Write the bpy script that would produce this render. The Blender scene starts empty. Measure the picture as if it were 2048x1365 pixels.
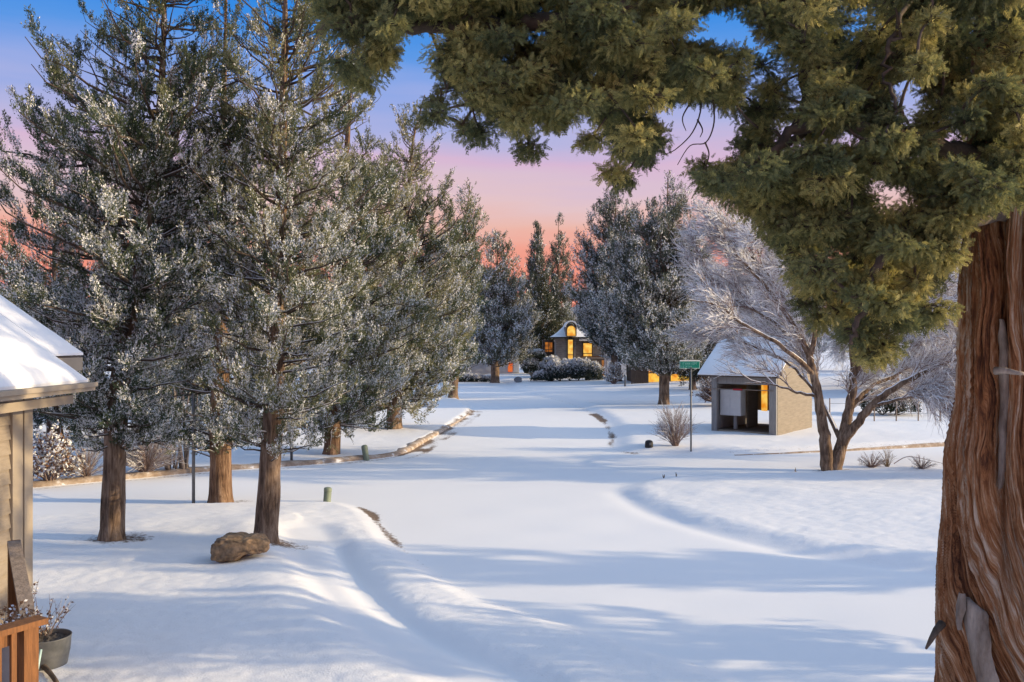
import bpy, math, random
import numpy as np
from mathutils import Vector

rng = np.random.default_rng(7)
random.seed(7)
PI = math.pi
sc = bpy.context.scene
COL = sc.collection
CAM_H = 3.7
F = 1774.0                      # focal length in photo pixels (2048 wide)
EXPO = 1.57
SUN_EL = math.radians(14.5)
SUN_AZ = math.radians(-4.0)      # direction towards the sun, measured from +X towards +Y

# ------------------------------------------------------------------ measuring helpers
def at(px, py, Y):
    return np.array([(px - 1024) / F * Y, Y, CAM_H - (py - 682.5) / F * Y])

def flat(px, py, z=0.0):
    Y = (CAM_H - z) * F / (py - 682.5)
    return ((px - 1024) / F * Y, Y)

def sstep(a, b, x):
    t = np.clip((x - a) / (b - a), 0, 1)
    return t * t * (3 - 2 * t)

def _hash(ix, iy, iz):
    h = (ix * 374761393 + iy * 668265263 + iz * 2147483647 + 1274126177) & 0xFFFFFFFF
    h = ((h ^ (h >> 13)) * 1274126177) & 0xFFFFFFFF
    h = ((h ^ (h >> 16)) * 2246822519) & 0xFFFFFFFF
    return ((h ^ (h >> 15)) & 0xFFFFFF) / float(0xFFFFFF)

def vnoise(x, y, z=None):
    x = np.asarray(x, float); y = np.asarray(y, float)
    z = np.zeros_like(x) if z is None else np.asarray(z, float)
    xi = np.floor(x).astype(np.int64); yi = np.floor(y).astype(np.int64); zi = np.floor(z).astype(np.int64)
    fx = x - xi; fy = y - yi; fz = z - zi
    fx = fx * fx * (3 - 2 * fx); fy = fy * fy * (3 - 2 * fy); fz = fz * fz * (3 - 2 * fz)
    r = 0
    for dx in (0, 1):
        for dy in (0, 1):
            for dz in (0, 1):
                w = (fx if dx else 1 - fx) * (fy if dy else 1 - fy) * (fz if dz else 1 - fz)
                r = r + w * _hash(xi + dx, yi + dy, zi + dz)
    return r

def nrm(v):
    return v / np.maximum(np.linalg.norm(v, axis=-1, keepdims=True), 1e-9)

# ------------------------------------------------------------------ terrain definition
def poly_sd(poly, x, y):
    """signed distance, positive inside"""
    P = np.array(poly, float); n = len(P)
    d = np.full(x.shape, 1e9); inside = np.zeros(x.shape, bool)
    for i in range(n):
        ax, ay = P[i]; bx, by = P[(i + 1) % n]
        ex, ey = bx - ax, by - ay
        t = np.clip(((x - ax) * ex + (y - ay) * ey) / max(ex * ex + ey * ey, 1e-9), 0, 1)
        d = np.minimum(d, np.hypot(x - ax - t * ex, y - ay - t * ey))
        c = ((ay > y) != (by > y)) & (x < ex * (y - ay) / (ey if abs(ey) > 1e-9 else 1e-9) + ax)
        inside ^= c
    return np.where(inside, d, -d)

def line_d(line, x, y):
    P = np.array(line, float); d = np.full(x.shape, 1e9); side = np.zeros(x.shape)
    for i in range(len(P) - 1):
        ax, ay = P[i]; bx, by = P[i + 1]; ex, ey = bx - ax, by - ay
        t = np.clip(((x - ax) * ex + (y - ay) * ey) / max(ex * ex + ey * ey, 1e-9), 0, 1)
        dd = np.hypot(x - ax - t * ex, y - ay - t * ey)
        s = np.sign(ex * (y - ay) - ey * (x - ax))
        side = np.where(dd < d, s, side); d = np.minimum(d, dd)
    return d, side

def smooth_line(pts, n=6):
    P = np.array(pts, float); out = []
    for i in range(len(P) - 1):
        p0 = P[max(i - 1, 0)]; p1 = P[i]; p2 = P[i + 1]; p3 = P[min(i + 2, len(P) - 1)]
        for k in range(n):
            t = k / n
            out.append(0.5 * ((2 * p1) + (-p0 + p2) * t + (2 * p0 - 5 * p1 + 4 * p2 - p3) * t * t + (-p0 + 3 * p1 - 3 * p2 + p3) * t ** 3))
    out.append(P[-1]); return np.array(out)

near_edge = [flat(*p) for p in [(62, 1034), (180, 1029), (290, 1014), (500, 1007), (650, 1005), (700, 1011), (738, 1026), (762, 1055),
                                (800, 1095), (850, 1132), (900, 1165), (960, 1196), (1050, 1224), (1150, 1254), (1250, 1288), (1350, 1318), (1430, 1344), (1560, 1386)]]
near_edge_s = smooth_line(near_edge, 5)
LAWN_NEAR = [(-70, 18.0), (-20, 18.6)] + [tuple(p) for p in near_edge_s] + [(3.2, 8.2), (3.6, 6.5), (4.5, 4.5), (6.5, 2.0), (7, -40), (-70, -40)]
bank_edge = smooth_line([flat(*p) for p in [(2300, 1192), (2048, 1168), (1880, 1147), (1640, 1112), (1520, 1087), (1400, 1057), (1300, 1020), (1240, 985), (1265, 969), (1330, 957), (1430, 950), (1600, 946), (1900, 930), (2500, 905)]], 5)
BANK = [tuple(p) for p in bank_edge] + [(90, 30), (90, 11)]
kerb_line = smooth_line([flat(*p) for p in [(-300, 1000), (62, 977), (240, 961), (400, 946), (520, 938), (650, 928), (760, 918), (815, 906), (850, 886), (900, 856), (938, 830), (944, 822)]], 6)
far_left = smooth_line([flat(*p) for p in [(940, 816), (918, 800), (900, 786), (885, 774)]], 5)
LAWN_FAR = [(-150, 24)] + [tuple(p) for p in kerb_line] + [tuple(p) for p in far_left] + [(-6, 88), (-12, 100), (-300, 100)]
side_kerb = smooth_line([flat(*p) for p in [(2500, 866), (1890, 893), (1700, 903), (1600, 907), (1470, 912)]], 5)
right_edge = smooth_line([flat(*p) for p in [(1470, 912), (1380, 911), (1270, 908), (1222, 896), (1224, 872), (1197, 836), (1135, 806), (1060, 790), (1010, 781)]], 5)
LAWN_RIGHT = [(200, 30)] + [tuple(p) for p in side_kerb] + [tuple(p) for p in right_edge[1:]] + [(0, 74), (-4, 100), (200, 100)]
path_mid = smooth_line([flat(*p) for p in [(610, 1070), (632, 1105), (668, 1150), (712, 1205), (768, 1262), (850, 1318), (960, 1375), (1050, 1430)]], 5)

ditch_path = smooth_line([flat(*p) for p in [(676, 1098), (692, 1135), (728, 1190), (790, 1245), (880, 1300), (990, 1345), (1080, 1380)]], 5)
ditch_bank = smooth_line([flat(*p) for p in [(1245, 988), (1300, 1024), (1400, 1058), (1520, 1088), (1640, 1113), (1880, 1148), (2048, 1169)]], 5)

def terrain(x, y):
    x = np.asarray(x, float); y = np.asarray(y, float)
    dn = poly_sd(LAWN_NEAR, x, y); db = poly_sd(BANK, x, y); df = poly_sd(LAWN_FAR, x, y); dr = poly_sd(LAWN_RIGHT, x, y)
    h = (0.10 * sstep(-0.08, 0.45, dn) + 0.13 * sstep(0.35, 3.0, dn)) * (0.8 + 0.3 * vnoise(x * 0.35 + 3, y * 0.35))
    h += 0.12 * sstep(-0.2, 0.75, db) + 0.22 * sstep(0.6, 7.0, db) * (0.85 + 0.25 * vnoise(x * 0.2, y * 0.2 + 9))
    h += 0.13 * sstep(-0.05, 0.25, df) + 0.35 * sstep(0.5, 14, df)
    h += 0.16 * sstep(-0.1, 0.9, dr) + 0.75 * sstep(1.0, 25, dr)
    pd, side = line_d(path_mid, x, y)
    pin = sstep(0.1, 0.8, dn)
    h -= 0.075 * (1 - sstep(0.28, 0.80, pd)) * pin
    h += 0.045 * np.where(side < 0, 1, 0.35) * np.exp(-((pd - 1.05) / 0.42) ** 2) * pin
    dt, _ = line_d(ditch_path, x, y); h -= 0.07 * np.exp(-(dt / 0.22) ** 2) * pin
    dt2, _ = line_d(ditch_bank, x, y); h -= 0.035 * np.exp(-(dt2 / 0.34) ** 2)
    lawn = np.clip(sstep(0, 0.4, dn) + sstep(0, 0.4, db) + sstep(0, 0.4, df) + sstep(0, 0.4, dr), 0, 1) * (1 - 0.8 * (1 - sstep(0.4, 0.7, pd)) * pin)
    near = 1 - sstep(25, 60, np.abs(y))
    h += lawn * near * (0.035 * (vnoise(x * 1.1, y * 1.1) - 0.5) + 0.012 * (vnoise(x * 3.7, y * 3.7) - 0.5) + 0.012 * (vnoise(x * 11, y * 11) - 0.5))
    h += (1 - lawn) * near * 0.02 * (vnoise(x * 0.8, y * 1.2) - 0.5)
    h += 4.0 * sstep(110, 400, y)
    return h, lawn, dn, db, df, dr, pd * 1.0, pin

def gz(x, y):
    return float(terrain(np.array([x]), np.array([y]))[0][0])

def ground_at(px, py):
    """world point on the ground seen at a photo pixel"""
    Y = CAM_H * F / (py - 682.5)
    for _ in range(12):
        z = gz((px - 1024) / F * Y, Y)
        Y = 0.5 * Y + 0.5 * (CAM_H - z) * F / (py - 682.5)
    x = (px - 1024) / F * Y
    return np.array([x, Y, gz(x, Y)])

# ------------------------------------------------------------------ object helpers
def props(o, label=None, cat=None, group=None, kind=None):
    if label: o['label'] = label
    if cat: o['category'] = cat
    if group: o['group'] = group
    if kind: o['kind'] = kind
    return o

def thing(name, loc, label, cat, group=None, rz=0.0):
    o = bpy.data.objects.new(name, None); COL.objects.link(o)
    o.location = tuple(float(v) for v in loc); o.rotation_euler = (0, 0, rz); o.empty_display_size = 0.2
    return props(o, label, cat, group)

class MB:
    """collects arrays of faces, builds ONE mesh object"""
    def __init__(s): s.V = []; s.Q = []; s.M = []; s.T = []; s.n = 0
    def add(s, V, Fc, mat=0, tint=0.5):
        V = np.asarray(V, float).reshape(-1, 3); Fc = np.asarray(Fc, int)
        if Fc.size == 0: return s
        s.V.append(V); s.Q.append(Fc + s.n)
        s.M.append(np.broadcast_to(np.asarray(mat, int), (len(Fc),)))
        s.T.append(np.broadcast_to(np.asarray(tint, float), (len(V),))); s.n += len(V)
        return s
    def build(s, name, mats, parent=None, smooth=False, origin=None, attr=True):
        V = np.concatenate(s.V)
        if origin is not None: V = V - np.asarray(origin, float)
        me = bpy.data.meshes.new(name)
        sizes = np.concatenate([np.full(len(q), q.shape[1]) for q in s.Q])
        loops = np.concatenate([q.ravel() for q in s.Q])
        me.vertices.add(len(V)); me.vertices.foreach_set('co', V.astype(np.float32).ravel())
        me.loops.add(len(loops)); me.loops.foreach_set('vertex_index', loops.astype(np.int32))
        me.polygons.add(len(sizes))
        me.polygons.foreach_set('loop_start', np.concatenate([[0], np.cumsum(sizes)[:-1]]).astype(np.int32))
        me.polygons.foreach_set('loop_total', sizes.astype(np.int32))
        me.polygons.foreach_set('material_index', np.concatenate(s.M).astype(np.int32))
        me.polygons.foreach_set('use_smooth', np.full(len(sizes), smooth))
        if attr:
            a = me.attributes.new('tint', 'FLOAT', 'POINT'); a.data.foreach_set('value', np.concatenate(s.T).astype(np.float32))
        me.update(calc_edges=True); me.validate()
        for m in (mats if isinstance(mats, (list, tuple)) else [mats]): me.materials.append(m)
        o = bpy.data.objects.new(name, me); COL.objects.link(o)
        if parent is not None: o.parent = parent
        return o

BOXF = np.array([[0, 3, 2, 1], [4, 5, 6, 7], [0, 1, 5, 4], [1, 2, 6, 5], [2, 3, 7, 6], [3, 0, 4, 7]])
def box(mb, c, s, mat=0, rz=0.0, tilt=None, tint=0.5):
    x, y, z = s[0] / 2, s[1] / 2, s[2] / 2
    V = np.array([[-x, -y, -z], [x, -y, -z], [x, y, -z], [-x, y, -z], [-x, -y, z], [x, -y, z], [x, y, z], [-x, y, z]])
    if tilt is not None: V = V @ np.asarray(tilt).T
    if rz:
        c_, s_ = math.cos(rz), math.sin(rz); V = V @ np.array([[c_, s_, 0], [-s_, c_, 0], [0, 0, 1]])
    mb.add(V + np.asarray(c), BOXF, mat, tint); return mb

def obox(mb, p0, ux, uy, uz, mat=0):
    """parallelepiped from a corner and three edge vectors"""
    p0, ux, uy, uz = [np.asarray(v, float) for v in (p0, ux, uy, uz)]
    V = [p0, p0 + ux, p0 + ux + uy, p0 + uy, p0 + uz, p0 + ux + uz, p0 + ux + uy + uz, p0 + uy + uz]
    mb.add(V, BOXF, mat); return mb

def tubes(mb, P, R, k=5, mat=0, tint=0.5, cap=True):
    """batch of tubes: P (M,N,3), R (M,N)"""
    P = np.asarray(P, float); R = np.asarray(R, float)
    if P.ndim == 2: P = P[None]; R = R[None]
    M, N, _ = P.shape
    if M == 0: return mb
    T = nrm(np.gradient(P, axis=1))
    ref = np.where(np.abs(T[:, :1, 2:3]) > 0.8, np.array([1.0, 0.13, 0]), np.array([0.0, 0.13, 1.0]))
    A = nrm(np.cross(T, np.broadcast_to(ref, T.shape))); B = np.cross(T, A)
    th = np.arange(k) / k * 2 * PI
    ring = A[:, :, None] * np.cos(th)[None, None, :, None] + B[:, :, None] * np.sin(th)[None, None, :, None]
    V = P[:, :, None] + ring * R[:, :, None, None]
    idx = np.arange(M * N * k).reshape(M, N, k)
    a = idx[:, :-1, :]; b = np.roll(idx, -1, 2)[:, :-1, :]; c = np.roll(idx, -1, 2)[:, 1:, :]; d = idx[:, 1:, :]
    Fc = np.stack([a, b, c, d], -1).reshape(-1, 4)
    t = np.asarray(tint, float)
    if t.ndim == 1: t = np.repeat(t, N * k)
    mb.add(V.reshape(-1, 3), Fc, mat, t)
    if cap and M < 400 and k > 4:
        mb.V.append(np.zeros((0, 3))); mb.T.append(np.zeros(0))
        base = mb.n - M * N * k
        mb.Q.append(base + idx[:, -1, :]); mb.M.append(np.full(M, mat))
        mb.Q.append(base + idx[:, 0, ::-1]); mb.M.append(np.full(M, mat))
    return mb

def bez(P0, P1, P2, n):
    t = np.linspace(0, 1, n)[None, :, None]
    return (1 - t) ** 2 * P0[:, None] + 2 * t * (1 - t) * P1[:, None] + t * t * P2[:, None]

def rvec(n):
    return nrm(rng.normal(size=(n, 3)))

# ------------------------------------------------------------------ materials
def mat(name, col, rough=0.7, noise=None, bump=0.0, bscale=20.0, spec=0.3, stretch=(1, 1, 1), col2=None, nscale=6.0, metal=0.0):
    m = bpy.data.materials.new(name); m.use_nodes = True
    nt = m.node_tree; b = nt.nodes['Principled BSDF']
    b.inputs['Roughness'].default_value = rough; b.inputs['Metallic'].default_value = metal
    b.inputs['Specular IOR Level'].default_value = spec
    b.inputs['Base Color'].default_value = (*col, 1)
    if col2 is not None or bump:
        tc = nt.nodes.new('ShaderNodeTexCoord'); mp = nt.nodes.new('ShaderNodeMapping'); mp.inputs['Scale'].default_value = stretch
        nt.links.new(tc.outputs['Object'], mp.inputs['Vector'])
    if col2 is not None:
        n = nt.nodes.new('ShaderNodeTexNoise'); n.inputs['Scale'].default_value = nscale; n.inputs['Detail'].default_value = 6; n.inputs['Roughness'].default_value = 0.65
        nt.links.new(mp.outputs[0], n.inputs['Vector'])
        r = nt.nodes.new('ShaderNodeValToRGB'); r.color_ramp.elements[0].position = 0.35; r.color_ramp.elements[1].position = 0.65
        r.color_ramp.elements[0].color = (*col, 1); r.color_ramp.elements[1].color = (*col2, 1)
        nt.links.new(n.outputs['Fac'], r.inputs['Fac']); nt.links.new(r.outputs['Color'], b.inputs['Base Color'])
    if bump:
        n2 = nt.nodes.new('ShaderNodeTexNoise'); n2.inputs['Scale'].default_value = bscale; n2.inputs['Detail'].default_value = 5
        nt.links.new(mp.outputs[0], n2.inputs['Vector'])
        bp = nt.nodes.new('ShaderNodeBump'); bp.inputs['Strength'].default_value = bump; bp.inputs['Distance'].default_value = 0.03
        nt.links.new(n2.outputs['Fac'], bp.inputs['Height']); nt.links.new(bp.outputs['Normal'], b.inputs['Normal'])
    return m

def emis(name, col, s, col2=None, nscale=8.0):
    m = bpy.data.materials.new(name); m.use_nodes = True; nt = m.node_tree; b = nt.nodes['Principled BSDF']
    b.inputs['Base Color'].default_value = (0.1, 0.06, 0.02, 1); b.inputs['Emission Color'].default_value = (*col, 1); b.inputs['Emission Strength'].default_value = s / 2 ** EXPO
    if col2:
        tc = nt.nodes.new('ShaderNodeTexCoord'); n = nt.nodes.new('ShaderNodeTexNoise'); n.inputs['Scale'].default_value = nscale; n.inputs['Detail'].default_value = 3
        r = nt.nodes.new('ShaderNodeValToRGB'); r.color_ramp.elements[0].position = 0.35; r.color_ramp.elements[1].position = 0.65
        r.color_ramp.elements[0].color = (*col, 1); r.color_ramp.elements[1].color = (*col2, 1)
        nt.links.new(tc.outputs['Object'], n.inputs['Vector']); nt.links.new(n.outputs['Fac'], r.inputs['Fac']); nt.links.new(r.outputs['Color'], b.inputs['Emission Color'])
    return m

def foliage(name, ramp, transl=0.3, rough=0.65):
    m = bpy.data.materials.new(name); m.use_nodes = True; nt = m.node_tree; b = nt.nodes['Principled BSDF']; out = nt.nodes['Material Output']
    a = nt.nodes.new('ShaderNodeAttribute'); a.attribute_name = 'tint'
    r = nt.nodes.new('ShaderNodeValToRGB'); e = r.color_ramp.elements
    e[0].position = ramp[0][0]; e[0].color = (*ramp[0][1], 1); e[1].position = ramp[-1][0]; e[1].color = (*ramp[-1][1], 1)
    for p, c in ramp[1:-1]:
        q = e.new(p); q.color = (*c, 1)
    nt.links.new(a.outputs['Fac'], r.inputs['Fac']); nt.links.new(r.outputs['Color'], b.inputs['Base Color'])
    b.inputs['Roughness'].default_value = rough; b.inputs['Specular IOR Level'].default_value = 0.2
    t = nt.nodes.new('ShaderNodeBsdfTranslucent'); nt.links.new(r.outputs['Color'], t.inputs['Color'])
    mx = nt.nodes.new('ShaderNodeMixShader'); mx.inputs[0].default_value = transl
    nt.links.new(b.outputs[0], mx.inputs[1]); nt.links.new(t.outputs[0], mx.inputs[2]); nt.links.new(mx.outputs[0], out.inputs['Surface'])
    return m

def bark(name, dark, mid, light, scale=14.0, stretch=(1, 1, 0.12), bump=0.9):
    m = bpy.data.materials.new(name); m.use_nodes = True; nt = m.node_tree; b = nt.nodes['Principled BSDF']
    b.inputs['Roughness'].default_value = 0.85; b.inputs['Specular IOR Level'].default_value = 0.15
    tc = nt.nodes.new('ShaderNodeTexCoord'); mp = nt.nodes.new('ShaderNodeMapping'); mp.inputs['Scale'].default_value = stretch
    nt.links.new(tc.outputs['Object'], mp.inputs['Vector'])
    n = nt.nodes.new('ShaderNodeTexNoise'); n.inputs['Scale'].default_value = scale; n.inputs['Detail'].default_value = 8; n.inputs['Roughness'].default_value = 0.7; n.inputs['Distortion'].default_value = 0.6
    nt.links.new(mp.outputs[0], n.inputs['Vector'])
    n3 = nt.nodes.new('ShaderNodeTexNoise'); n3.inputs['Scale'].default_value = 2.2; nt.links.new(tc.outputs['Object'], n3.inputs['Vector'])
    ad = nt.nodes.new('ShaderNodeMath'); ad.operation = 'MULTIPLY_ADD'; ad.inputs[1].default_value = 0.35
    nt.links.new(n3.outputs['Fac'], ad.inputs[0]); nt.links.new(n.outputs['Fac'], ad.inputs[2])
    r = nt.nodes.new('ShaderNodeValToRGB'); e = r.color_ramp.elements
    e[0].position = 0.5; e[0].color = (*dark, 1); e[1].position = 0.85; e[1].color = (*light, 1); q = e.new(0.66); q.color = (*mid, 1)
    nt.links.new(ad.outputs[0], r.inputs['Fac']); nt.links.new(r.outputs['Color'], b.inputs['Base Color'])
    bp = nt.nodes.new('ShaderNodeBump'); bp.inputs['Strength'].default_value = bump; bp.inputs['Distance'].default_value = 0.04
    nt.links.new(n.outputs['Fac'], bp.inputs['Height']); nt.links.new(bp.outputs['Normal'], b.inputs['Normal'])
    return m

def snow_ground(name, lawn):
    m = bpy.data.materials.new(name); m.use_nodes = True; nt = m.node_tree; b = nt.nodes['Principled BSDF']
    N = nt.nodes.new; L = nt.links.new
    b.inputs['Roughness'].default_value = 0.75; b.inputs['Specular IOR Level'].default_value = 0.2
    tc = N('ShaderNodeTexCoord')
    at_ = N('ShaderNodeAttribute'); at_.attribute_name = 'tint'
    n1 = N('ShaderNodeTexNoise'); n1.inputs['Scale'].default_value = 9.0; n1.inputs['Detail'].default_value = 9; n1.inputs['Roughness'].default_value = 0.75
    L(tc.outputs['Object'], n1.inputs['Vector'])
    n2 = N('ShaderNodeTexNoise'); n2.inputs['Scale'].default_value = 45.0; n2.inputs['Detail'].default_value = 4
    L(tc.outputs['Object'], n2.inputs['Vector'])
    # dirt: attribute + noise threshold
    ma = N('ShaderNodeMath'); ma.operation = 'MULTIPLY_ADD'; ma.inputs[1].default_value = 1.5; L(n1.outputs['Fac'], ma.inputs[0]); L(at_.outputs['Fac'], ma.inputs[2])
    r = N('ShaderNodeValToRGB'); e = r.color_ramp.elements; e[0].position = 0.99; e[0].color = (0, 0, 0, 1); e[1].position = 1.0; e[1].color = (1, 1, 1, 1)
    ms = N('ShaderNodeMapRange'); ms.inputs[1].default_value = 1.16; ms.inputs[2].default_value = 1.42; L(ma.outputs[0], ms.inputs[0])
    rd = N('ShaderNodeValToRGB'); rd.color_ramp.elements[0].color = (0.10, 0.065, 0.045, 1); rd.color_ramp.elements[1].color = (0.30, 0.22, 0.16, 1)
    rd.color_ramp.elements[0].position = 0.35; rd.color_ramp.elements[1].position = 0.7; L(n2.outputs['Fac'], rd.inputs['Fac'])
    mx = N('ShaderNodeMix'); mx.data_type = 'RGBA'; mx.inputs[6].default_value = (0.80, 0.805, 0.82, 1)
    L(ms.outputs[0], mx.inputs[0]); L(rd.outputs['Color'], mx.inputs[7])
    # faint grass specks showing through on the lawns
    n3 = N('ShaderNodeTexNoise'); n3.inputs['Scale'].default_value = 30.0; n3.inputs['Detail'].default_value = 6; L(tc.outputs['Object'], n3.inputs['Vector'])
    mg = N('ShaderNodeMapRange'); mg.inputs[1].default_value = 0.60; mg.inputs[2].default_value = 0.82; mg.inputs[4].default_value = 0.35 if lawn else 0.08; L(n3.outputs['Fac'], mg.inputs[0])
    mx2 = N('ShaderNodeMix'); mx2.data_type = 'RGBA'; mx2.inputs[7].default_value = (0.46, 0.43, 0.36, 1)
    L(mg.outputs[0], mx2.inputs[0]); L(mx.outputs[2], mx2.inputs[6]); L(mx2.outputs[2], b.inputs['Base Color'])
    bp = N('ShaderNodeBump'); bp.inputs['Strength'].default_value = 0.32 if lawn else 0.12; bp.inputs['Distance'].default_value = 0.02
    ad = N('ShaderNodeMath'); ad.operation = 'ADD'; L(n1.outputs['Fac'], ad.inputs[0]); L(n2.outputs['Fac'], ad.inputs[1])
    L(ad.outputs[0], bp.inputs['Height']); L(bp.outputs['Normal'], b.inputs['Normal'])
    return m

M_lawn = snow_ground('snowy_lawn', True)
M_road = snow_ground('snowy_road', False)
M_snow = mat('snow', (0.80, 0.81, 0.83), 0.75, bump=0.25, bscale=14)
M_snowleaf = mat('snow_on_foliage', (0.74, 0.75, 0.76), 0.8, spec=0.1)
M_jun = foliage('juniper_foliage', [(0.0, (0.026, 0.045, 0.028)), (0.4, (0.070, 0.100, 0.054)), (0.75, (0.215, 0.220, 0.110)), (1.0, (0.38, 0.345, 0.19))], 0.3)
M_far = foliage('distant_foliage', [(0.0, (0.055, 0.075, 0.065)), (0.5, (0.11, 0.13, 0.095)), (1.0, (0.24, 0.22, 0.13))], 0.25)
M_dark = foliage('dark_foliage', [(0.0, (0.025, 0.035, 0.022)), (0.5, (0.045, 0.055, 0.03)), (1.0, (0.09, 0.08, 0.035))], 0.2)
M_fg = foliage('cedar_foliage', [(0.0, (0.065, 0.088, 0.05)), (0.35, (0.155, 0.175, 0.08)), (0.7, (0.33, 0.31, 0.115)), (1.0, (0.56, 0.48, 0.18))], 0.42)
M_bark = bark('grey_brown_bark', (0.045, 0.03, 0.022), (0.16, 0.105, 0.07), (0.34, 0.25, 0.18), 16, (1, 1, 0.13))
M_redbark = bark('red_brown_bark', (0.04, 0.024, 0.017), (0.17, 0.10, 0.06), (0.35, 0.24, 0.16), 22, (1, 1, 0.07), 1.0)
M_limb = mat('limb_bark', (0.05, 0.038, 0.03), 0.9, col2=(0.12, 0.09, 0.07), nscale=12)
M_twig = mat('twig_bark', (0.16, 0.11, 0.095), 0.9, col2=(0.27, 0.20, 0.175), nscale=9)
M_dead = mat('deadwood', (0.10, 0.075, 0.06), 0.8, col2=(0.33, 0.28, 0.245), nscale=7, stretch=(1, 1, 0.3), bump=0.8, bscale=26)
M_tan = mat('tan_siding', (0.24, 0.20, 0.155), 0.7, col2=(0.30, 0.25, 0.195), nscale=5, stretch=(1, 1, 6), bump=0.15)
M_tan2 = mat('tan_trim', (0.30, 0.25, 0.19), 0.65, col2=(0.35, 0.295, 0.23), nscale=3)
M_wood = mat('cedar_wood', (0.13, 0.055, 0.02), 0.6, col2=(0.25, 0.105, 0.035), nscale=7, stretch=(5, 5, 0.6), bump=0.2)
M_greywood = mat('weathered_wood', (0.20, 0.16, 0.13), 0.8, col2=(0.30, 0.24, 0.20), nscale=8, stretch=(2, 2, 2), bump=0.3)
M_galv = mat('galvanised_metal', (0.10, 0.105, 0.11), 0.5, col2=(0.17, 0.175, 0.18), nscale=6, metal=0.3)
M_soil = mat('soil', (0.03, 0.025, 0.022), 0.95, col2=(0.10, 0.09, 0.085), nscale=20, bump=0.8)
M_kerb = mat('kerb_asphalt', (0.23, 0.17, 0.125), 0.9, col2=(0.38, 0.30, 0.235), nscale=3.5, bump=0.6, bscale=12)
q_ = [n for n in M_kerb.node_tree.nodes if n.type == 'VALTORGB'][0].color_ramp.elements
q_[0].position = 0.33; q_[1].position = 0.52; e_ = q_.new(0.60); e_.color = (0.46, 0.40, 0.35, 1); e_ = q_.new(0.66); e_.color = (0.78, 0.78, 0.79, 1)
M_rock = mat('brown_rock', (0.12, 0.085, 0.055), 0.9, col2=(0.34, 0.23, 0.14), nscale=7, bump=1.0, bscale=11)
M_greyrock = mat('grey_rock', (0.14, 0.14, 0.15), 0.9, col2=(0.25, 0.25, 0.26), nscale=3, bump=0.8, bscale=8)
M_green = mat('green_plastic', (0.16, 0.20, 0.145), 0.6, col2=(0.21, 0.25, 0.185), nscale=6)
M_pole = mat('grey_pole', (0.13, 0.14, 0.15), 0.5, col2=(0.17, 0.175, 0.18), nscale=6, metal=0.3)
M_sign = mat('sign_green', (0.0, 0.17, 0.13), 0.45, col2=(0.005, 0.22, 0.165), nscale=20)
M_signw = mat('sign_white', (0.45, 0.62, 0.60), 0.5)
M_pav = mat('pavilion_siding', (0.215, 0.185, 0.148), 0.8, col2=(0.28, 0.242, 0.195), nscale=2.5, stretch=(1, 1, 7), bump=0.2)
M_pavgrey = mat('grey_boards', (0.21, 0.205, 0.21), 0.8, col2=(0.29, 0.28, 0.27), nscale=4, stretch=(4, 4, 0.6))
M_box = mat('mailbox_metal', (0.50, 0.51, 0.53), 0.5, col2=(0.58, 0.59, 0.60), nscale=2)
M_dkwood = mat('dark_boards', (0.06, 0.045, 0.035), 0.85, col2=(0.12, 0.09, 0.07), nscale=5, stretch=(6, 6, 0.5))
M_shingle = mat('grey_shingles', (0.17, 0.15, 0.14), 0.85, col2=(0.28, 0.255, 0.24), nscale=2.4, stretch=(1, 1, 4), bump=0.6, bscale=5)
M_white = mat('pale_wall', (0.42, 0.43, 0.47), 0.8, col2=(0.50, 0.51, 0.55), nscale=0.8)
M_lit = emis('lit_window', (0.85, 0.30, 0.02), 1.05, (1.0, 0.66, 0.10), 2.2)
M_lit2 = emis('lit_window_bright', (0.80, 0.27, 0.015), 1.0, (1.0, 0.68, 0.14), 2.6)
M_orange = emis('lit_doorway', (0.9, 0.10, 0.01), 0.75, (0.9, 0.22, 0.04), 3)
M_red = mat('red_reflector', (0.35, 0.02, 0.03), 0.5)
M_brownleaf = foliage('dry_leaves', [(0, (0.09, 0.045, 0.03)), (0.6, (0.22, 0.11, 0.06)), (1, (0.36, 0.22, 0.13))], 0.3)
M_grassdry = mat('dry_grass', (0.12, 0.09, 0.06), 0.9, col2=(0.25, 0.18, 0.11), nscale=15)
M_hill = mat('hill_cover', (0.16, 0.15, 0.17), 1.0, col2=(0.30, 0.28, 0.30), nscale=0.02)
M_black = mat('black_plastic', (0.02, 0.02, 0.022), 0.5)
M_terra = mat('grey_pot', (0.26, 0.25, 0.25), 0.8, col2=(0.33, 0.31, 0.30), nscale=5)
M_straw = mat('dried_flower', (0.42, 0.33, 0.24), 0.9, col2=(0.55, 0.45, 0.34), nscale=10)

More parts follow.
